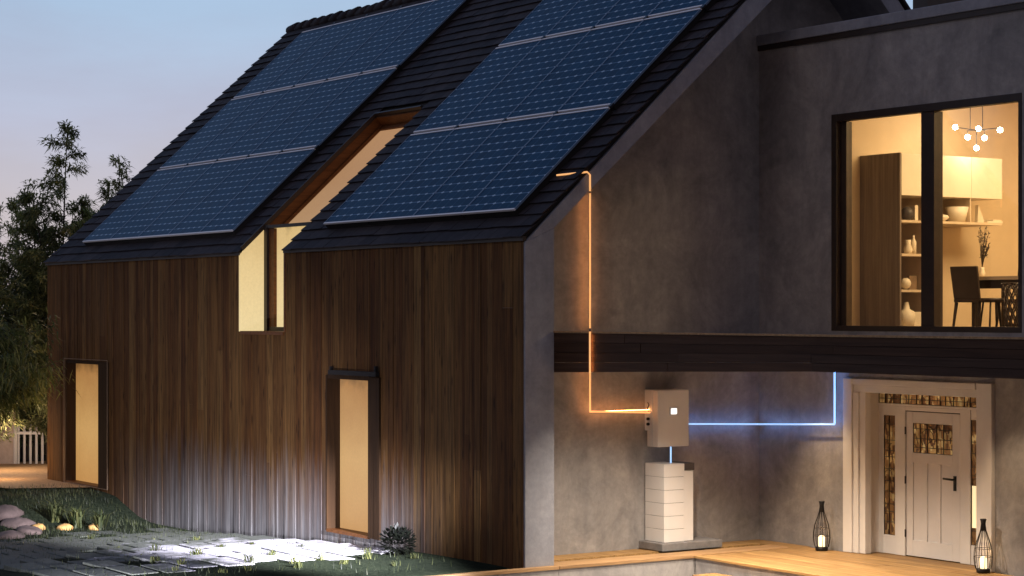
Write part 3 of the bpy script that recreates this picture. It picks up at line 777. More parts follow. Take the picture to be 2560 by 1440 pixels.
for k in range(4):
    a = k*math.pi/2+.5; mb = MB(); mb.tube([(q[0]+.19*math.cos(a), 21.7+.19*math.sin(a), RZ0), (q[0]+.14*math.cos(a), 21.7+.14*math.sin(a), RZ0+.40)], .014, 8); mb.build('leg', 'dark_furniture', t)
q = onY(2545, 700, 22.75)
chair('dark chair back showing behind the table at the window edge', q[0]+.05, 22.95, math.pi, .5, .98)
# lattice basket chair
q = onY(2546, 700, 21.45)
t = thing('rattan_seat', 'open lattice rattan seat at the right edge of the window', 'seat', (q[0], 21.45, RZ0))
mb = MB(); r0, r1_ = .16, .22
for k in range(14):
    for sgn in (1, -1):
        pts = []
        for j in range(7):
            a = k*2*math.pi/14+sgn*j*.22; r_ = r0+(r1_-r0)*j/6; pts.append((q[0]+r_*math.cos(a), 21.45+r_*math.sin(a), RZ0+.02+.62*j/6))
        mb.tube(pts, .012, 5)
mb.build('lattice', 'dark_furniture', t)
for z in (.02, .64):
    rr = r0 if z < .1 else r1_
    mb = MB(); mb.tube([(q[0]+rr*math.cos(a*.393), 21.45+rr*math.sin(a*.393), RZ0+z) for a in range(17)], .014, 6); mb.build('rim', 'dark_furniture', t)
# vase with dry branch on the table
q = onY(2431, 640, 22.0)
t = thing('vase_with_branches', 'pale little vase holding dark dry branches on the table', 'vase', (q[0], 22.0, TZ))
t.location = (max(q[0], TX0+.05), 22.0, TZ); vx = t.location[0]
mb = MB(); mb.lathe((vx, 22, TZ), [(.035, 0), (.05, .05), (.03, .11), (.035, .14)], 14); mb.build('vase', 'cream_item', t)
mb = MB(); random.seed(21)
for k in range(16):
    a = random.uniform(0, 6.28); h = random.uniform(.25, .62); lean = random.uniform(.02, .10)
    p1 = (vx+lean*math.cos(a)+.04, 22+lean*math.sin(a), TZ+.13+h); mb.tube([(vx, 22, TZ+.12), ((vx*2+p1[0])/3-.005, (44+p1[1])/3, TZ+.12+h*.5), p1], .004, 4)
    for j in range(14):
        f = random.uniform(.45, 1); c_ = [vx+(p1[0]-vx)*f, 22+(p1[1]-22)*f, TZ+.13+h*f]; dd = Vector((random.uniform(-1, 1), random.uniform(-1, 1), random.uniform(0, 1.5))).normalized()*.04; s_ = dd.orthogonal().normalized()*.007
        c_ = Vector(c_); mb.face([c_-s_, c_+dd*.5-s_, c_+dd, c_+dd*.5+s_])
mb.build('branches', 'dry_plant', t)
# chandelier
CHY = 22.0; q = onY(2441, 322, CHY); cxh, czh = q[0], q[2]
ch = thing('chandelier', 'brass branching chandelier with white glass globes over the table', 'chandelier', (cxh, CHY, RZ1))
mb = MB(); mb.tube([(cxh+.12, CHY, RZ1), (cxh+.12, CHY, czh)], .006, 6); mb.tube([(cxh-.12, CHY, RZ1), (cxh-.12, CHY, czh)], .006, 6)
gl = []
s_ = .0064
for px, py, dy in ((2388, 318, 0), (2446, 322, .12), (2500, 325, 0), (2419, 343, -.1), (2461, 345, .1), (2441, 370, 0)):
    g_ = onY(px, py, CHY+dy); gl.append(g_)
    mb.tube([(cxh, CHY, czh-.02), (g_[0], g_[1], max(g_[2], czh-.02)), (g_[0], g_[1], g_[2]+.03)], .007, 6)
mb.build('stem', 'dark_furniture', ch)
for g_ in gl: mb = MB(); mb.ball(g_, .038, 14, 10); mb.build('globe', 'bulb', ch)

# ------------------------------------------------------------------ solar panels
PW, PL = 1.27, 2.108
def make_panel():
    t = thing('solar_panel', 'x', 'solar panel')
    g_ = .012
    mb = MB(); mb.box(g_, PW-g_, .0305, PL-.0725, .028, .034); gl_ = mb.build('cells', 'solar_cells', t)
    for y0_, y1_ in ((.004, .030), (PL-.072, PL-.046)):
        mb = MB(); mb.box(g_*.5, PW-g_*.5, y0_, y1_, .014, .042); mb.build('end_rail', 'aluminium', t)
    for x0_, x1_ in ((.003, g_+.004), (PW-g_-.004, PW-.003)):
        mb = MB(); mb.box(x0_, x1_, .0305, PL-.0725, .012, .040); mb.build('side_rail', 'anodised', t)
    mb = MB(); mb.box(g_, PW-g_, .012, PL-.05, -.082, .010); mb.build('shade_block', 'gap_board', t)  # black block added under the panel for the shade beneath it
    mb = MB(); mb.box(PW-.03, PW+.03, PL-.05, PL+.02, .02, .048); mb.build('clamp', 'clamp_dark', t)
    return t
pan = make_panel(); first = True
pitch = math.atan(T)
rowsn = ['bottom', 'middle', 'top']
ordn = ['first', 'second', 'third', 'fourth', 'fifth']
for arr, (xa, n) in (('left', (-36.557, 5)), ('right', (-27.146, 4))):
    wid = (-30.2248+36.5576)/5 if arr == 'left' else (-22.0312+27.1461)/4
    for r in range(3):
        for i in range(n):
            o = pan if first else copy_tree(pan); first = False
            o.location = rp(xa+i*wid, .3606+r*PL, .12-.03); o.rotation_euler = (pitch, 0, 0); o.scale = (wid/PW, 1, 1)
            tag(o, f'blue solar panel, {ordn[i]} from the left in the {rowsn[r]} row of the {arr} array', 'solar panel', f'solar panels of the {arr} array')

# ------------------------------------------------------------------ inverter and battery
t = thing('inverter', 'white wall mounted inverter box with small lit square display', 'inverter', (XG, 17.3, 1.38))
mb = MB(); mb.box(XG+.002, -22.28, 17.05, 17.585, 1.60, 2.155); mb.box(XG+.06, -22.28, 17.05, 17.585, 1.385, 1.5995); mb.build('housing', 'device_side', t, bevel=.008)
mb = MB(); mb.box(-22.278, -22.16, 17.05, 17.585, 1.385, 2.155); mb.build('front_cover', 'device_white', t, bevel=.014)
q = onX(1684, 1028, -22.16)
mb = MB(); mb.box(-22.159, -22.154, q[1]-.075, q[1]+.075, q[2]-.058, q[2]+.058); dsp = mb.build('display_bezel', 'dark_bezel' if 'dark_bezel' in M else 'device_side', t)
mb = MB(); mb.box(-22.1535, -22.150, q[1]-.048, q[1]+.048, q[2]-.038, q[2]+.038); mb.build('display', 'screen', t)
for z in (1.76, 1.69): mb = MB(); mb.lathe((0, 0, 0), [(.02, 0), (.02, .03), (.012, .032)], 12); mb.v = [(-22.36+v[0], 17.05-v[2], z+v[1]) for v in mb.v]; mb.build('connector', 'black_metal', t)
mb = MB(); mb.tube([(-22.38, 17.045, 1.98), (-22.33, 17.03, 1.95), (-22.37, 17.03, 1.90), (-22.35, 17.045, 1.86)], .007, 6); mb.build('latch', 'black_metal', t)

t = thing('battery_tower', 'tall white stacked battery cabinet with dark control square on concrete plinth', 'battery', (-22.2, 17.3, 0))
mb = MB(); mb.box(XG+.002, -21.93, 16.95, 17.98, .004, .11); mb.build('plinth', 'plinth', t, bevel=.01)
n = 6; z0, z1 = .112, 1.165
mods = []
for i in range(n):
    a = z0+(z1-z0)*i/n; b = z0+(z1-z0)*(i+1)/n
    mb = MB(); mb.box(XG+.03, -22.01, 17.04, 17.385, a+.002, b-.0025); mb.build('module', 'device_white', t, bevel=.003)
mb = MB(); mb.box(XG+.04, -22.02, 17.05, 17.375, z0, z1-.01); mb.build('core', 'device_gap', t)
mb = MB(); mb.box(XG+.03, -22.03, 17.392, 17.555, z0+.002, z1-.10); mb.build('cable_duct', 'device_white', t, bevel=.006)
mb = MB(); mb.box(XG+.03, -22.02, 17.392, 17.565, z1-.097, z1+.0); mb.build('control_box', 'dark_item', t, bevel=.004)

# ------------------------------------------------------------------ glowing conduits following the surfaces
ro = .12
def vx_(px, py, X): return onX(px, py, X)
A0 = rp(*[onX(1400, 437, X1-.25)[0], 0]) if False else None
def onRoof(px, py, off=.06):
    r = ray(px, py); k = (ZE-Y0*T+off/CP-EYE)/(r[2]-r[1]*T); return (r[0]*k, r[1]*k, EYE+r[2]*k)
t = thing('orange_conduit', 'glowing orange conduit running from the solar panels down to the inverter', 'conduit', onX(1475, 1028, XG))
pa = onRoof(1392, 438); pb = onX(1468, 430, X1+.05); pc = onX(1475, 437, X1+.05); pd = onX(1475, 478, X1+.05)
pe = onX(1475, 482, XG+ro); 
pfz = onX(1475, 835, XG+ro); pf = (pfz[0], pfz[1], 2.99)
mb = MB(); mb.tube([pa, pb, pc, pd], .012, 8); mb.build('roof_run', 'orange_glow', t)
mb = MB(); mb.tube([pe, pf], .012, 8); mb.build('wall_run', 'orange_glow', t)
bt = onY(1475, 838, YB-.03); bb = onY(1475, 934, YB-.03)
mb = MB(); mb.tube([(bt[0], bt[1], 2.966), bb], .012, 8); mb.build('beam_run', 'orange_glow', t)
pg = (XG+ro, onX(1475, 935, XG+ro)[1], zb+.1); ph = onX(1475, 1029, XG+ro); pi_ = (XG+ro, 17.05, onX(1630, 1031, XG+ro)[2])
mb = MB(); mb.tube([pg, ph], .012, 8); mb.tube([ph, pi_], .012, 8); mb.ball(ph, .012, 8, 6); mb.build('porch_run', 'orange_glow', t)
ls = MB(); ls.box(XG+.106, XG+.109, pe[1]-.002, pe[1]+.002, pf[2], pe[2]); ls.box(XG+.106, XG+.109, ph[1]-.002, ph[1]+.002, ph[2], pg[2]); ls.box(XG+.106, XG+.109, ph[1], pi_[1], ph[2]-.002, ph[2]+.002); ls.build('halo_strip', 'orange_strip', t)  # hidden emitter added behind the tube to throw the halo on the wall
ls = MB(); ls.box(bt[0]-.002, bt[0]+.002, YB-.020, YB-.018, bb[2], 2.93); ls.build('halo_strip', 'orange_strip', t)
mb = MB(); mb.tube([pd, pe], .010, 6); mb.build('link', 'black_metal', t)
mb = MB(); mb.tube([pf, (bt[0], bt[1], 2.978)], .008, 6); mb.build('link', 'black_metal', t)
t = thing('blue_conduit', 'glowing blue conduit running from the inverter around the corner to the entrance', 'conduit', onX(1722, 1058, XG))
q0 = onX(1722, 1059, XG+ro); q0 = (XG+ro, 17.585, q0[2]); q1 = (XG+ro, Y2-ro, onX(1897, 1059, XG)[2]); q2 = onY(2086, 1061, Y2-ro); q3 = (q2[0], Y2-ro, zb+.12)
mb = MB(); mb.tube([q0, q1], .011, 8); mb.tube([q1, q2], .011, 8); mb.tube([q2, q3], .011, 8); mb.ball(q1, .011, 8, 6); mb.ball(q2, .011, 8, 6); mb.build('tube', 'blue_glow', t)
ls = MB(); zc = (q0[2]+q1[2])/2
h_ = .002
ls.hexa([(XG+.106, q0[1], q0[2]-h_), (XG+.109, q0[1], q0[2]-h_), (XG+.109, q1[1], q1[2]-h_), (XG+.106, q1[1], q1[2]-h_), (XG+.106, q0[1], q0[2]+h_), (XG+.109, q0[1], q0[2]+h_), (XG+.109, q1[1], q1[2]+h_), (XG+.106, q1[1], q1[2]+h_)])
ls.hexa([(q1[0], Y2-.109, q1[2]-h_), (q2[0], Y2-.109, q2[2]-h_), (q2[0], Y2-.106, q2[2]-h_), (q1[0], Y2-.106, q1[2]-h_), (q1[0], Y2-.109, q1[2]+h_), (q2[0], Y2-.109, q2[2]+h_), (q2[0], Y2-.106, q2[2]+h_), (q1[0], Y2-.106, q1[2]+h_)])
ls.box(q2[0]-h_, q2[0]+h_, Y2-.109, Y2-.106, q2[2]+.012, q3[2]); ls.build('halo_strip', 'blue_strip', t)  # emitter added out of sight behind the tube for the blue halo
t = thing('battery_link', 'short glowing blue conduit between inverter and battery', 'conduit', (-22.25, 17.25, 1.17))
q = onX(1677, 1140, -22.2)
mb = MB(); mb.tube([(-22.2, q[1], 1.165), (-22.2, q[1], 1.385)], .011, 8); mb.build('tube', 'blue_glow', t)

# ------------------------------------------------------------------ deck, curb, landing
random.seed(13)
def boards(mb, x0, x1, y0, y1, z, along='x', w=.13, th=.03):
    if along == 'x':
        y = y0
        while y < y1-.01:
            e = min(y+w, y1); x = x0
            while x < x1-.01:
                l = random.uniform(1.6, 3.2); xe = min(x+l, x1)
                if x1-xe < .3: xe = x1
                mb.box(x+.002, xe-.002, y+.003, e-.003, z-th, z-random.uniform(0, .002)); x = xe
            y = e
    else:
        x = x0
        while x < x1-.01:
            e = min(x+w, x1); y = y0
            while y < y1-.01:
                l = random.uniform(1.6, 3.2); ye = min(y+l, y1)
                if y1-ye < .3: ye = y1
                mb.box(x+.003, e-.003, y+.002, ye-.002, z-th, z-random.uniform(0, .002)); y = ye
            x = e
DF = 17.05
mb = MB(); boards(mb, -21.38, XR, DF, Y2-.065, 0)
boards(mb, XG+.003, -22.02, YB+.003, Y2-.004, -.001, 'y', .22)
boards(mb, -22.02, -21.385, 18.72, Y2-.004, -.0005, 'x')
boards(mb, -20.9, XR, DF-.42, DF-.04, -.17)
mb.box(DW[0], DW[1], Y2-.06, YD+.05, -.03, -.004)
tag(mb.build('deck', 'deck_wood'), 'honey coloured timber porch deck with one lower step', 'deck', kind='structure')
mb = MB(); mb.box(-21.80, -21.40, YB+.01, 18.71, -.035, .008); mb.box(-21.504, -21.40, 11.5, YB+.005, -.035, .008)
tag(mb.build('edging', 'curb_wood', bevel=.006), 'brown timber edging along the porch and garden', 'edging', kind='structure')
mb = MB()
mb.box(-21.79, -21.42, YB+.01, 18.7, -.6, -.036); mb.box(-21.503, -21.42, 11.5, YB+.005, -.6, -.036)
mb.box(XG+.01, -22.04, YB+.01, Y2, -.6, -.033); mb.box(-21.37, XR, DF+.02, Y2+WT, -.6, -.033); mb.box(-20.88, XR, DF-.40, DF+.018, -.6, -.203)
mb.box(-21.42, -20.6, 9, DF+.02, -.6, -.34); mb.box(-20.6, XR, 9, DF-.4, -.62, -.34)
tag(mb.build('porch_base', 'concrete'), 'grey concrete base and landing under the porch', 'base', kind='structure')

# lanterns
def lantern(label, x, y):
    t = thing('lantern', label, 'lantern', (x, y, 0), 'candle lanterns beside the door')
    prof = [(.09, .05), (.105, .10), (.115, .18), (.112, .26), (.095, .36), (.06, .46), (.035, .54), (.025, .62), (.03, .66)]
    mb = MB(); mb.lathe((x, y, 0), [(.075, .002), (.085, .01), (.085, .045), (.07, .055)], 18); mb.build('base', 'black_metal', t)
    mb = MB()
    for k in range(10):
        a = k*math.pi*2/10; mb.tube([(x+r_*math.cos(a), y+r_*math.sin(a), z_*.97) for r_, z_ in prof], .0045, 5)
    for r_, z_ in ((.113, .2), (.105, .3)): mb.tube([(x+r_*math.cos(j*.393), y+r_*math.sin(j*.393), z_) for j in range(17)], .003, 5)
    mb.build('wire_body', 'black_metal', t)
    mb = MB(); mb.lathe((x, y, 0), [(.034, .52), (.028, .58), (.028, .62), (.042, .66), (.034, .665)], 14); mb.build('neck', 'black_metal', t)
    mb = MB(); mb.lathe((x, y, 0), [(.075, .06), (.095, .14), (.09, .25), (.05, .38)], 18, False); mb.build('glass_cup', 'lantern_glass', t)
    mb = MB(); mb.lathe((x, y, 0), [(.043, .056), (.043, .19), (.02, .20)], 14); mb.build('candle', 'candle', t)
    l = bpy.data.lights.new('candle_light', 'POINT'); l.energy = .8; l.color = (1, .62, .28); l.shadow_soft_size = .04
    lo = bpy.data.objects.new('candle_light', l); COL.objects.link(lo); lo.location = (0, 0, .25); lo.parent = t
lantern('bottle shaped wire lantern with lit candle left of the white door', -20.91, 18.86)
lantern('bottle shaped wire lantern with lit candle right of the white door', -18.02, 18.90)

# ------------------------------------------------------------------ vegetation
def leafquad(mb, c, d, L, W, droop=.2):
    d = d.normalized(); s = d.cross(Vector((random.uniform(-.4, .4), random.uniform(-.4, .4), 1)))
    if s.length < .01: s = Vector((1, 0, 0))
    s = s.normalized()*W; m = c+d*L*.45; e = c+d*L+Vector((0, 0, -droop*L))
    mb.face([c, m-s, e, m+s])
def tree(label, bx, by, h, stems, name='bamboo_tree', mat='leaf_dark', spread=1.0, lowest=.12, nleaf=36, L=.16, grp='feathery trees beside the house', bend=None, seed=1, gr=None):
    random.seed(seed); z0 = gz(bx, by)-.05
    t = thing(name, label, 'tree', (bx, by, z0), grp)
    tr = MB(); lf = MB()
    for k in range(stems):
        a = random.uniform(0, 6.28); r = random.uniform(.0, .35)*spread
        hh = h*(1 if k == 0 else random.uniform(.55, .92))
        lean = Vector((math.cos(a), math.sin(a), 0))*random.uniform(.05, .16)*spread*(0.3 if k == 0 else 1)*hh*.6
        base = Vector((bx+math.cos(a)*r*(0 if k == 0 else 1), by+math.sin(a)*r*(0 if k == 0 else 1), z0))
        pts = [base+Vector((0, 0, hh*f))+lean*f*f for f in [j/8 for j in range(9)]]
        tr.tube(pts, .045, 7, .008)
        nb = int(hh*7)
        for j in range(nb):
            f = lowest+(1-lowest)*(j+random.random())/nb
            f = min(f, .995)
            i = int(f*8); i = min(i, 7); p = pts[i].lerp(pts[i+1], f*8-i)
            a2 = random.uniform(0, 6.28); up = random.uniform(.15, .9)
            bl = (.25+.75*math.sin(min(1, (1-f)*2.2)*1.57))*random.uniform(.35, .95)*spread
            d = Vector((math.cos(a2), math.sin(a2), up)).normalized()
            e1 = p+d*bl*.6; e2 = e1+Vector((d.x, d.y, -.15+up*.2)).normalized()*bl*.45
            tr.tube([p, e1, e2], .011, 4, .003)
            for q in range(nleaf):
                g_ = random.uniform(.2, 1)
                c_ = p.lerp(e1, g_/.6) if g_ < .6 else e1.lerp(e2, (g_-.6)/.4)
                c_ = c_+Vector((random.gauss(0, .05), random.gauss(0, .05), random.gauss(0, .05)))
                dd = (d*.7+Vector((random.uniform(-1, 1), random.uniform(-1, 1), random.uniform(-.9, .9)))).normalized()
                leafquad(lf, c_, dd, L*random.uniform(.6, 1.3), L*.11, .3)
        for q in range(14):
            leafquad(lf, pts[-1]-Vector((0, 0, random.uniform(0, .3))), Vector((random.uniform(-.5, .5), random.uniform(-.5, .5), 1)), L*1.2, L*.11, 0)
    tr.build('trunk', 'bark', t); lf.build('crown', mat, t)
    return t
def pt(px, d): # ground position seen at image column px at distance d
    return (FW[0]*d+RT[0]*(px-1280)/F*d, FW[1]*d+RT[1]*(px-1280)/F*d)
x, y = pt(150, 43.5); tree('tallest feathery dark tree rising beside the roof edge', x, y, 7.15, 11, spread=1.3, seed=4, nleaf=120, L=.16)
x, y = pt(60, 44.5); tree('shorter dark feathery tree behind the tall one', x, y, 5.6, 11, spread=1.4, seed=5, nleaf=110, L=.16)
x, y = pt(-45, 42.0); tree('dark tree cut by the left edge of the picture', x, y, 6.1, 4, spread=1.0, seed=6, nleaf=90, L=.16)
x, y = pt(190, 44.8); tree('broad dark tree pressed against the far end of the roof', x, y, 4.9, 8, spread=1.1, seed=14, nleaf=90, L=.16)
x, y = pt(292, 47.5); tree('small tree top peeping over the sloping roof edge', x, y, 6.75, 3, spread=.8, seed=8, lowest=.5, nleaf=34, L=.16)
x, y = pt(215, 46.5); tree('dark tree mostly hidden behind the house corner', x, y, 5.6, 4, spread=1.2, seed=9, lowest=.3, nleaf=60, L=.16)
def drooping(label, bx, by, h, seed, aim=0):
    random.seed(seed); z0 = gz(bx, by)
    t = thing('bamboo_bush', label, 'bush', (bx, by, z0), 'leafy bamboo in front of the garden wall')
    tr = MB(); lf = MB()
    for k in range(24):
        a = random.uniform(0, 6.28); hh = h*random.uniform(.65, 1); out = random.uniform(.3, 1.0)
        if aim: a = YAW-1.57+random.uniform(-.5, .5); out = random.uniform(.5, 1.75); hh = h*random.uniform(.55, 1)
        base = Vector((bx+random.gauss(0, .12), by+random.gauss(0, .12), z0))
        pts = [base+Vector((math.cos(a)*out*f**2.2, math.sin(a)*out*f**2.2, hh*(f-.22*f**4))) for f in [j/9 for j in range(10)]]
        tr.tube(pts, .014, 5, .004)
        for j in range(150):
            f = random.uniform(.42 if not aim else .6, 1)*9; i = min(8, int(f)); p = pts[i].lerp(pts[i+1], f-i)
            p = p+Vector((random.gauss(0, .14), random.gauss(0, .14), random.gauss(-.03, .14)))
            dd = Vector((random.uniform(-1, 1)+math.cos(a)*.6, random.uniform(-1, 1)+math.sin(a)*.6, random.uniform(-1.1, .4)))
            leafquad(lf, p, dd, random.uniform(.14, .30), .016, .35)
    tr.build('culm', 'bark', t); lf.build('foliage', 'leaf_bright', t)
x, y = pt(60, 45.4); drooping('bright leaved bamboo behind the garden wall beside the house corner', x, y, 3.6, 31)
x, y = pt(0, 45.2); drooping('bright leaved bamboo behind the garden wall at the left picture edge', x, y, 3.4, 32)
x, y = pt(95, 46.5); drooping('taller bamboo clump rising behind the house corner', x, y, 4.6, 33)
x, y = pt(-75, 38.3); drooping('bamboo arching in from the left picture edge in front of the timber wall corner', x, y, 3.9, 34, aim=1)
# hedge behind the garden wall
random.seed(41); lf = MB()
hx0, hy0 = pt(-120, 47); hx1, hy1 = pt(190, 47)
for k in range(9000):
    f = random.random(); c_ = Vector((hx0+(hx1-hx0)*f+random.gauss(0, .35), hy0+(hy1-hy0)*f+random.gauss(0, .35), random.uniform(-.3, 3.4)+.3*math.sin(f*23)))
    leafquad(lf, c_, Vector((random.uniform(-1, 1), random.uniform(-1, 1), random.uniform(-.6, .8))), random.uniform(.15, .3), .04, .2)
t = thing('hedge', 'dense dark hedge behind the white railing', 'hedge', ((hx0+hx1)/2, (hy0+hy1)/2, 0))
lf.build('foliage', 'leaf_dark', t)
mb = MB(); 
dn = Vector((hx1-hx0, hy1-hy0, 0)).normalized(); nn = Vector((-dn.y, dn.x, 0))
a_ = Vector((hx0, hy0, -.3)); b_ = Vector((hx1, hy1, -.3))
mb.hexa([a_-nn*.25, b_-nn*.25, b_+nn*.25, a_+nn*.25, a_-nn*.2+Vector((0, 0, 3.2)), b_-nn*.2+Vector((0, 0, 3.2)), b_+nn*.2+Vector((0, 0, 3.2)), a_+nn*.2+Vector((0, 0, 3.2))]); mb.build('inner_mass', 'leaf_dark', t)

# ------------------------------------------------------------------ garden wall with white railing
GWD = 43.5
def gp(px, d=GWD): return Vector((*pt(px, d), 0))
def zat(py, d=GWD): return EYE+(Y0P-py)/F*d
t = thing('garden_wall', 'pale plastered garden wall with an opening for the railing', 'wall', (gp(20).x, gp(20).y, 0))
def wallbox(mb, p0, p1, z0, z1, th=.2):
    a, b = gp(p0), gp(p1); n_ = Vector((FW[0], FW[1], 0))*th
    mb.hexa([(a.x, a.y, z0), (b.x, b.y, z0), (b.x+n_.x, b.y+n_.y, z0), (a.x+n_.x, a.y+n_.y, z0), (a.x, a.y, z1), (b.x, b.y, z1), (b.x+n_.x, b.y+n_.y, z1), (a.x+n_.x, a.y+n_.y, z1)])
mb = MB(); wallbox(mb, -140, 37, -.4, zat(1035)); wallbox(mb, 37.2, 240, -.4, zat(1174)); mb.build('wall', 'plaster_far', t)
mb = MB(); wallbox(mb, -142, 40, zat(1035), zat(1028), .24); mb.build('coping', 'plaster_far', t)
t = thing('railing', 'white metal railing with upright bars on the garden wall', 'railing', (gp(80).x, gp(80).y, zat(1172)))
for i in range(8):
    px = 46+i*15.0
    if i == 0: px = 46
    mb = MB(); a = gp(px, GWD+.02); mb.box(a.x-.02, a.x+.02, a.y-.02, a.y+.02, zat(1172)+.02, zat(1062)); mb.build('bar', 'white_paint', t)
mb = MB()
for py, h_ in ((1172, 12), (1086, 7)):
    a, b = gp(37.5, GWD-.02), gp(160, GWD-.02); z0_, z1_ = zat(py), zat(py-h_); n_ = Vector((FW[0], FW[1], 0))*.03
    mb.hexa([(a.x, a.y, z0_), (b.x, b.y, z0_), (b.x+n_.x, b.y+n_.y, z0_), (a.x+n_.x, a.y+n_.y, z0_), (a.x, a.y, z1_), (b.x, b.y, z1_), (b.x+n_.x, b.y+n_.y, z1_), (a.x+n_.x, a.y+n_.y, z1_)])
a, b = gp(38, GWD-.0), gp(43, GWD-.0)
mb.box(a.x-.03, a.x+.03, a.y-.03, a.y+.03, zat(1172), zat(1066))
mb.build('rail', 'white_paint', t)

# ------------------------------------------------------------------ planting bed
def tuft(x, y, h, n, seed, label, mat='leaf_tuft', name='grass_tuft', cat='plant', grp=None, parent=None):
    random.seed(seed); z = gz(x, y); mb = MB()
    for k in range(n):
        a = random.uniform(0, 6.28); l = h*random.uniform(.6, 1.1); out = random.uniform(.15, .9)*h
        b = Vector((x+random.gauss(0, .03), y+random.gauss(0, .03), z)); d = Vector((math.cos(a), math.sin(a), 0))
        s = Vector((-d.y, d.x, 0))*.014*(h/.35)
        p1 = b+d*out*.4+Vector((0, 0, l*.7)); p2 = b+d*out+Vector((0, 0, l*.85))
        i = len(mb.v); mb.v += [tuple(b-s), tuple(b+s), tuple(p1+s), tuple(p1-s), tuple(p2)]; mb.f += [(i, i+1, i+2, i+3), (i+3, i+2, i+4)]; mb.sm += [False, False]
    o = mb.build(name, mat, origin=(x, y, z)); return tag(o, label, cat, grp)
for i, (px, py, h) in enumerate(((138, 1262, .42), (192, 1268, .40), (250, 1272, .36))):
    X, Y, _ = onZ(px, py, -.05)
    tuft(X, Y, h, 60, 50+i, ('leftmost arching grass plant in the bed by the far window', 'middle arching grass plant in the bed by the far window', 'rightmost arching grass plant in the bed by the far window')[i], name='arching_plant', grp='arching plants in the bed')
for i, px in enumerate((96, 162, 240)):  # stones added where small patches of yellow light lie in the bed
    X, Y, _ = onZ(px, 1279, -.1); z = gz(X, Y); random.seed(60+i)
    mb = MB(); mb.ball((X, Y, z+.03), .13, 10, 6, .55); mb.v = [(a+random.uniform(-.02, .02), b+random.uniform(-.02, .02), c+random.uniform(-.01, .01)) for a, b, c in mb.v]
    tag(mb.build('light_patch_stone', 'light_patch_yellow'), ('leftmost stone coloured as a yellow light patch between the bed plants', 'middle stone coloured as a yellow light patch between the bed plants', 'rightmost stone coloured as a yellow light patch between the bed plants')[i], 'stone', 'stones coloured as yellow light patches')
random.seed(70)
for i, (px, py, r) in enumerate(((8, 1262, .35), (45, 1268, .3), (70, 1280, .25), (20, 1290, .22))):
    X, Y, _ = onZ(px, py, -.05); z = gz(X, Y); mb = MB(); mb.ball((X, Y, z+.02), r, 14, 9, .4)
    mb.v = [tuple(Vector(v)+Vector((noise.noise(Vector(v)*4+Vector((i, 0, 0)))*.12, noise.noise(Vector(v)*4+Vector((9, i, 0)))*.12, noise.noise(Vector(v)*5)*.05))) for v in mb.v]
    tag(mb.build('rock', 'rock'), ('large flat reddish rock at the left picture edge', 'reddish rock beside the largest one', 'small rock nearest the stones coloured as yellow light patches', 'small rock in front of the large flat one')[i], 'rock', 'rocks at the left edge of the lawn')
# short grass and moss over the lawn and in the joints
random.seed(77); lf = MB()
for k in range(15000):
    X = random.uniform(-36.5, -22.2); Y = random.uniform(9.2, 14.3)
    dens = sstep(-27.5, -31.5, X)
    if random.random() > .12+.88*dens: continue
    z = gz(X, Y); h = random.uniform(.035, .085); a = random.uniform(0, 6.28); d = Vector((math.cos(a), math.sin(a), 0))*.5*h
    s_ = Vector((-d.y, d.x, 0)).normalized()*.006; b_ = Vector((X, Y, z-.01))
    lf.face([b_-s_, b_+s_, b_+d+Vector((0, 0, h+.03))])
tag(lf.build('grass', 'leaf_grass'), 'short dark grass creeping over the lawn and paving joints', 'grass', kind='stuff')
# small grass tufts between the pavers
random.seed(80); k = 0
for row in range(5):
    for i in range(7):
        px = 250+i*128+row*38+random.uniform(-45, 45); py = 1352+row*19+i*6+random.uniform(-8, 8)
        if py > 1436: continue
        X, Y, _ = onG(px, py)
        if Y > Y0-.25 or X > -22.8: continue
        tuft(X, Y, random.uniform(.07, .17), random.randint(14, 36), 100+k, 'small green grass tuft growing between the pale paving stones', grp='grass tufts in the paving'); k += 1

# ------------------------------------------------------------------ lights
# unseen flood added in front of the paving to wash the wall foot
X, Y = -21.6, 8.3
t = thing('added_flood', 'added unseen ground spotlight washing the foot of the timber wall', 'spotlight', (X, Y, GZ))
AIM = Vector((-27.2, 13.0, GZ+.0)); HD = Vector((X, Y, GZ+.5)); q_ = (AIM-HD).to_track_quat('Z', 'Y').to_matrix()
mb = MB(); mb.lathe((0, 0, 0), [(.05, -.10), (.085, -.08), (.09, .10), (.075, .10), (.07, .06)], 18)
mb.v = [tuple(q_ @ Vector(v)+HD) for v in mb.v]; mb.build('head', 'black_metal', t)
mb = MB(); mb.lathe((0, 0, 0), [(.068, .05), (.05, .055), (.01, .058)], 16); mb.v = [tuple(q_ @ Vector(v)+HD) for v in mb.v]; mb.build('lens', 'lamp_lens', t)
mb = MB(); mb.tube([(X, Y, GZ-.02), (X, Y, GZ+.42)], .018, 8); mb.box(X-.1, X+.1, Y-.1, Y+.1, GZ+.0, GZ+.05); mb.build('stake', 'black_metal', t)
# low dark shrub by the right end of the paving
random.seed(90); c0 = (-24.05, 14.1, gz(-24.05, 14.1)); SZ = c0[2]; lf = MB()
for k in range(900):
    v = Vector((random.gauss(0, 1), random.gauss(0, 1), random.gauss(0, 1))).normalized()*random.uniform(.5, 1)
    leafquad(lf, Vector((c0[0]+v.x*.26, c0[1]+v.y*.22, SZ+.16+v.z*.2)), v+Vector((0, 0, .3)), random.uniform(.05, .09), .018, .1)
tag(lf.build('low_shrub', 'leaf_black', origin=c0), 'low dark round shrub at the right end of the pale paving', 'shrub')

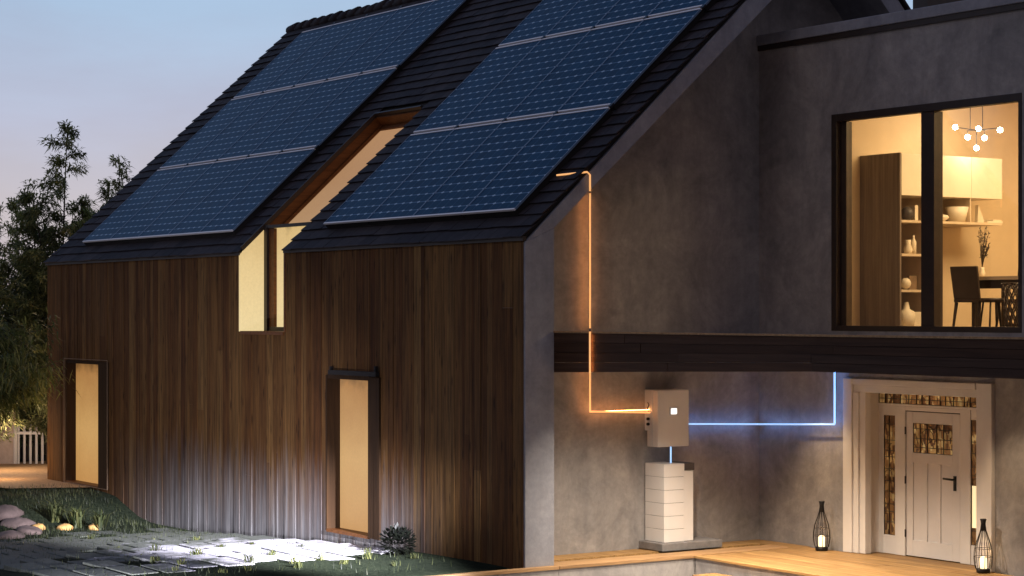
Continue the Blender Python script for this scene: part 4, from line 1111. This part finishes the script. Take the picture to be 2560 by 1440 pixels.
def light(kind, name, loc, energy, col, size=.1, aim=None, spot=None, blend=.5, sy=None):
    l = bpy.data.lights.new(name, kind); l.energy = energy; l.color = col
    if kind == 'AREA':
        l.size = size
        if sy: l.shape = 'RECTANGLE'; l.size_y = sy
    else: l.shadow_soft_size = size
    if kind == 'SPOT': l.spot_size = R(spot); l.spot_blend = blend
    o = bpy.data.objects.new(name, l); COL.objects.link(o); o.location = loc
    if aim is not None: o.rotation_euler = (Vector(aim)-Vector(loc)).to_track_quat('-Z', 'Y').to_euler()
    return o
light('SPOT', 'added_flood_beam', tuple(HD+(AIM-HD).normalized()*.13), 2900, (.88, .86, 1), .05, tuple(AIM), 62, 1.0)
# porch downlights under the terrace; the middle pair is added fill
WARM = (1, .71, .43)
for i, (x, y_, e) in enumerate(((-20.95, 18.42, 170), (-17.5, 18.42, 150), (-19.2, 16.6, 800), (-20.4, 16.0, 620))):
    t = thing('downlight', ('porch ceiling downlight above the left lantern', 'porch ceiling downlight right of the door', 'added fill light on the porch ceiling before the door', 'added fill light on the porch ceiling near the battery')[i], 'downlight', (x, y_, 2.655), 'porch ceiling downlights')
    mb = MB(); mb.lathe((x, y_, 2.61), [(.03, .035), (.06, .035), (.065, .0), (.05, .0), (.045, .02)], 16, False); mb.build('housing', 'black_metal', t)
    mb = MB(); mb.lathe((x, y_, 2.63), [(.045, 0), (.04, .004)], 14); mb.build('lens', 'downlight_lens', t)
    light('SPOT', 'downlight_fill_beam', (x, y_, 2.60), e, WARM if i < 2 else (1, .84, .66), .04, (x, y_+(.05 if i < 2 else 0), 0), 80 if i < 2 else 130, .9)
# ceiling fill added to brighten the room beyond its chandelier
WR = (1, .70, .34)
light('AREA', 'room_fill', (-18.3, 22.0, RZ1-.06), 330, WR, 2.6, (-18.3, 22.0, 0), sy=2.2)
# warm path light at the far corner
a = pt(30, 41.5)
light('POINT', 'path_light', (-38.2, 13.7, .5), 26, (1, .60, .26), .15)
light('POINT', 'path_light', (-40.3, 14.4, 1.0), 110, (1, .72, .48), .15)
light('POINT', 'bed_light', (-34.3, 13.0, .32), 2.6, (1, .6, .15), .05)

# unseen lamp on a tall post, added beyond the right side to brighten the paving
PX_, PY_ = -9.5, 12.4
t = thing('added_lamp_post', 'added unseen lamp on a slim black post, brightening the paving', 'lamp', (PX_, PY_, -.42))
LA = Vector((-26.6, 13.2, -.15)); LH = Vector((PX_, PY_, 4.3)); q_ = (LA-LH).to_track_quat('Z', 'Y').to_matrix()
mb = MB(); mb.tube([(PX_, PY_, -.45), (PX_, PY_, 4.25)], .05, 10, .035); mb.build('post', 'black_metal', t)
mb = MB(); mb.lathe((0, 0, 0), [(.06, -.16), (.11, -.12), (.13, .12), (.11, .12), (.10, .07)], 18); mb.v = [tuple(q_ @ Vector(v)+LH) for v in mb.v]; mb.build('head', 'black_metal', t)
light('SPOT', 'added_post_beam', tuple(LH+(LA-LH).normalized()*.16), 150000, (.90, .88, 1), .08, tuple(LA), 13, 1.0)

# faint last sunlight, very soft
s = bpy.data.lights.new('sun', 'SUN'); s.energy = .12; s.angle = R(20); s.color = (1, .86, .80)
so = bpy.data.objects.new('sun', s); COL.objects.link(so); so.rotation_euler = (Vector((-.2, .75, -.5))).to_track_quat('-Z', 'Y').to_euler()

# ------------------------------------------------------------------ world: dusk sky, glow in the direction of the far end of the house
w = bpy.data.worlds.new('World'); sc.world = w; w.use_nodes = True
nt = w.node_tree; bg = nt.nodes['Background']
class WN(NT):
    def __init__(s): s.t = nt
W = WN()
tc = W.n('ShaderNodeTexCoord').outputs['Generated']
sx = W.sep(tc)
el = W.math('ARCSINE', sx[2])
cl = W.n('ShaderNodeMapping'); W.l(tc, cl.inputs[0]); cl.inputs['Scale'].default_value = (3, 3, 12)
cn = W.noise(cl.outputs[0], 2.2, 5, .55, .3)
el2 = W.math('ADD', el, W.math('MULTIPLY', W.math('SUBTRACT', cn, .5), .05))
f = W.math('DIVIDE', el2, math.pi/2, clamp=True)
skyc = W.ramp(f, [(0, (.40, .33, .34)), (.032, (.49, .445, .465)), (.060, (.42, .445, .56)), (.095, (.34, .46, .62)), (.22, (.22, .34, .56)), (.45, (.10, .18, .36)), (1, (.05, .09, .20))])
dk = W.ramp(f, [(0, (.17, .145, .155)), (.3, (.13, .12, .155)), (1, (.06, .08, .15))])
dot = W.math('ADD', W.math('MULTIPLY', sx[0], FW[0]), W.math('MULTIPLY', sx[1], FW[1]))
mr = W.n('ShaderNodeMapRange'); mr.interpolation_type = 'SMOOTHSTEP'; W.l(dot, mr.inputs[0]); mr.inputs[1].default_value = -.35; mr.inputs[2].default_value = .75
c = W.mix(mr.outputs[0], dk, skyc)
cm = W.ramp(cn, [(.3, (.93, .93, .94)), (.7, (1.06, 1.05, 1.04))])
c = W.mix(1.0, c, cm, 'MULTIPLY')
W.l(c, bg.inputs[0]); bg.inputs[1].default_value = 1.2

# ------------------------------------------------------------------ camera
cam = bpy.data.cameras.new('camera'); co = bpy.data.objects.new('camera', cam); COL.objects.link(co)
co.location = (0, 0, EYE); co.rotation_euler = (R(90), 0, YAW-R(90))
cam.sensor_width = 36; cam.lens = 36*F/2560; cam.shift_y = (720-Y0P)/2560*-1
cam.clip_end = 2000; cam.clip_start = .1
sc.camera = co
sc.render.engine = 'CYCLES'
sc.view_settings.view_transform = 'Standard'; sc.view_settings.look = 'None'; sc.view_settings.exposure = 0
sc.cycles.max_bounces = 8; sc.cycles.transparent_max_bounces = 8; sc.cycles.sample_clamp_indirect = 4
sc.render.resolution_x = 1024; sc.render.resolution_y = 576
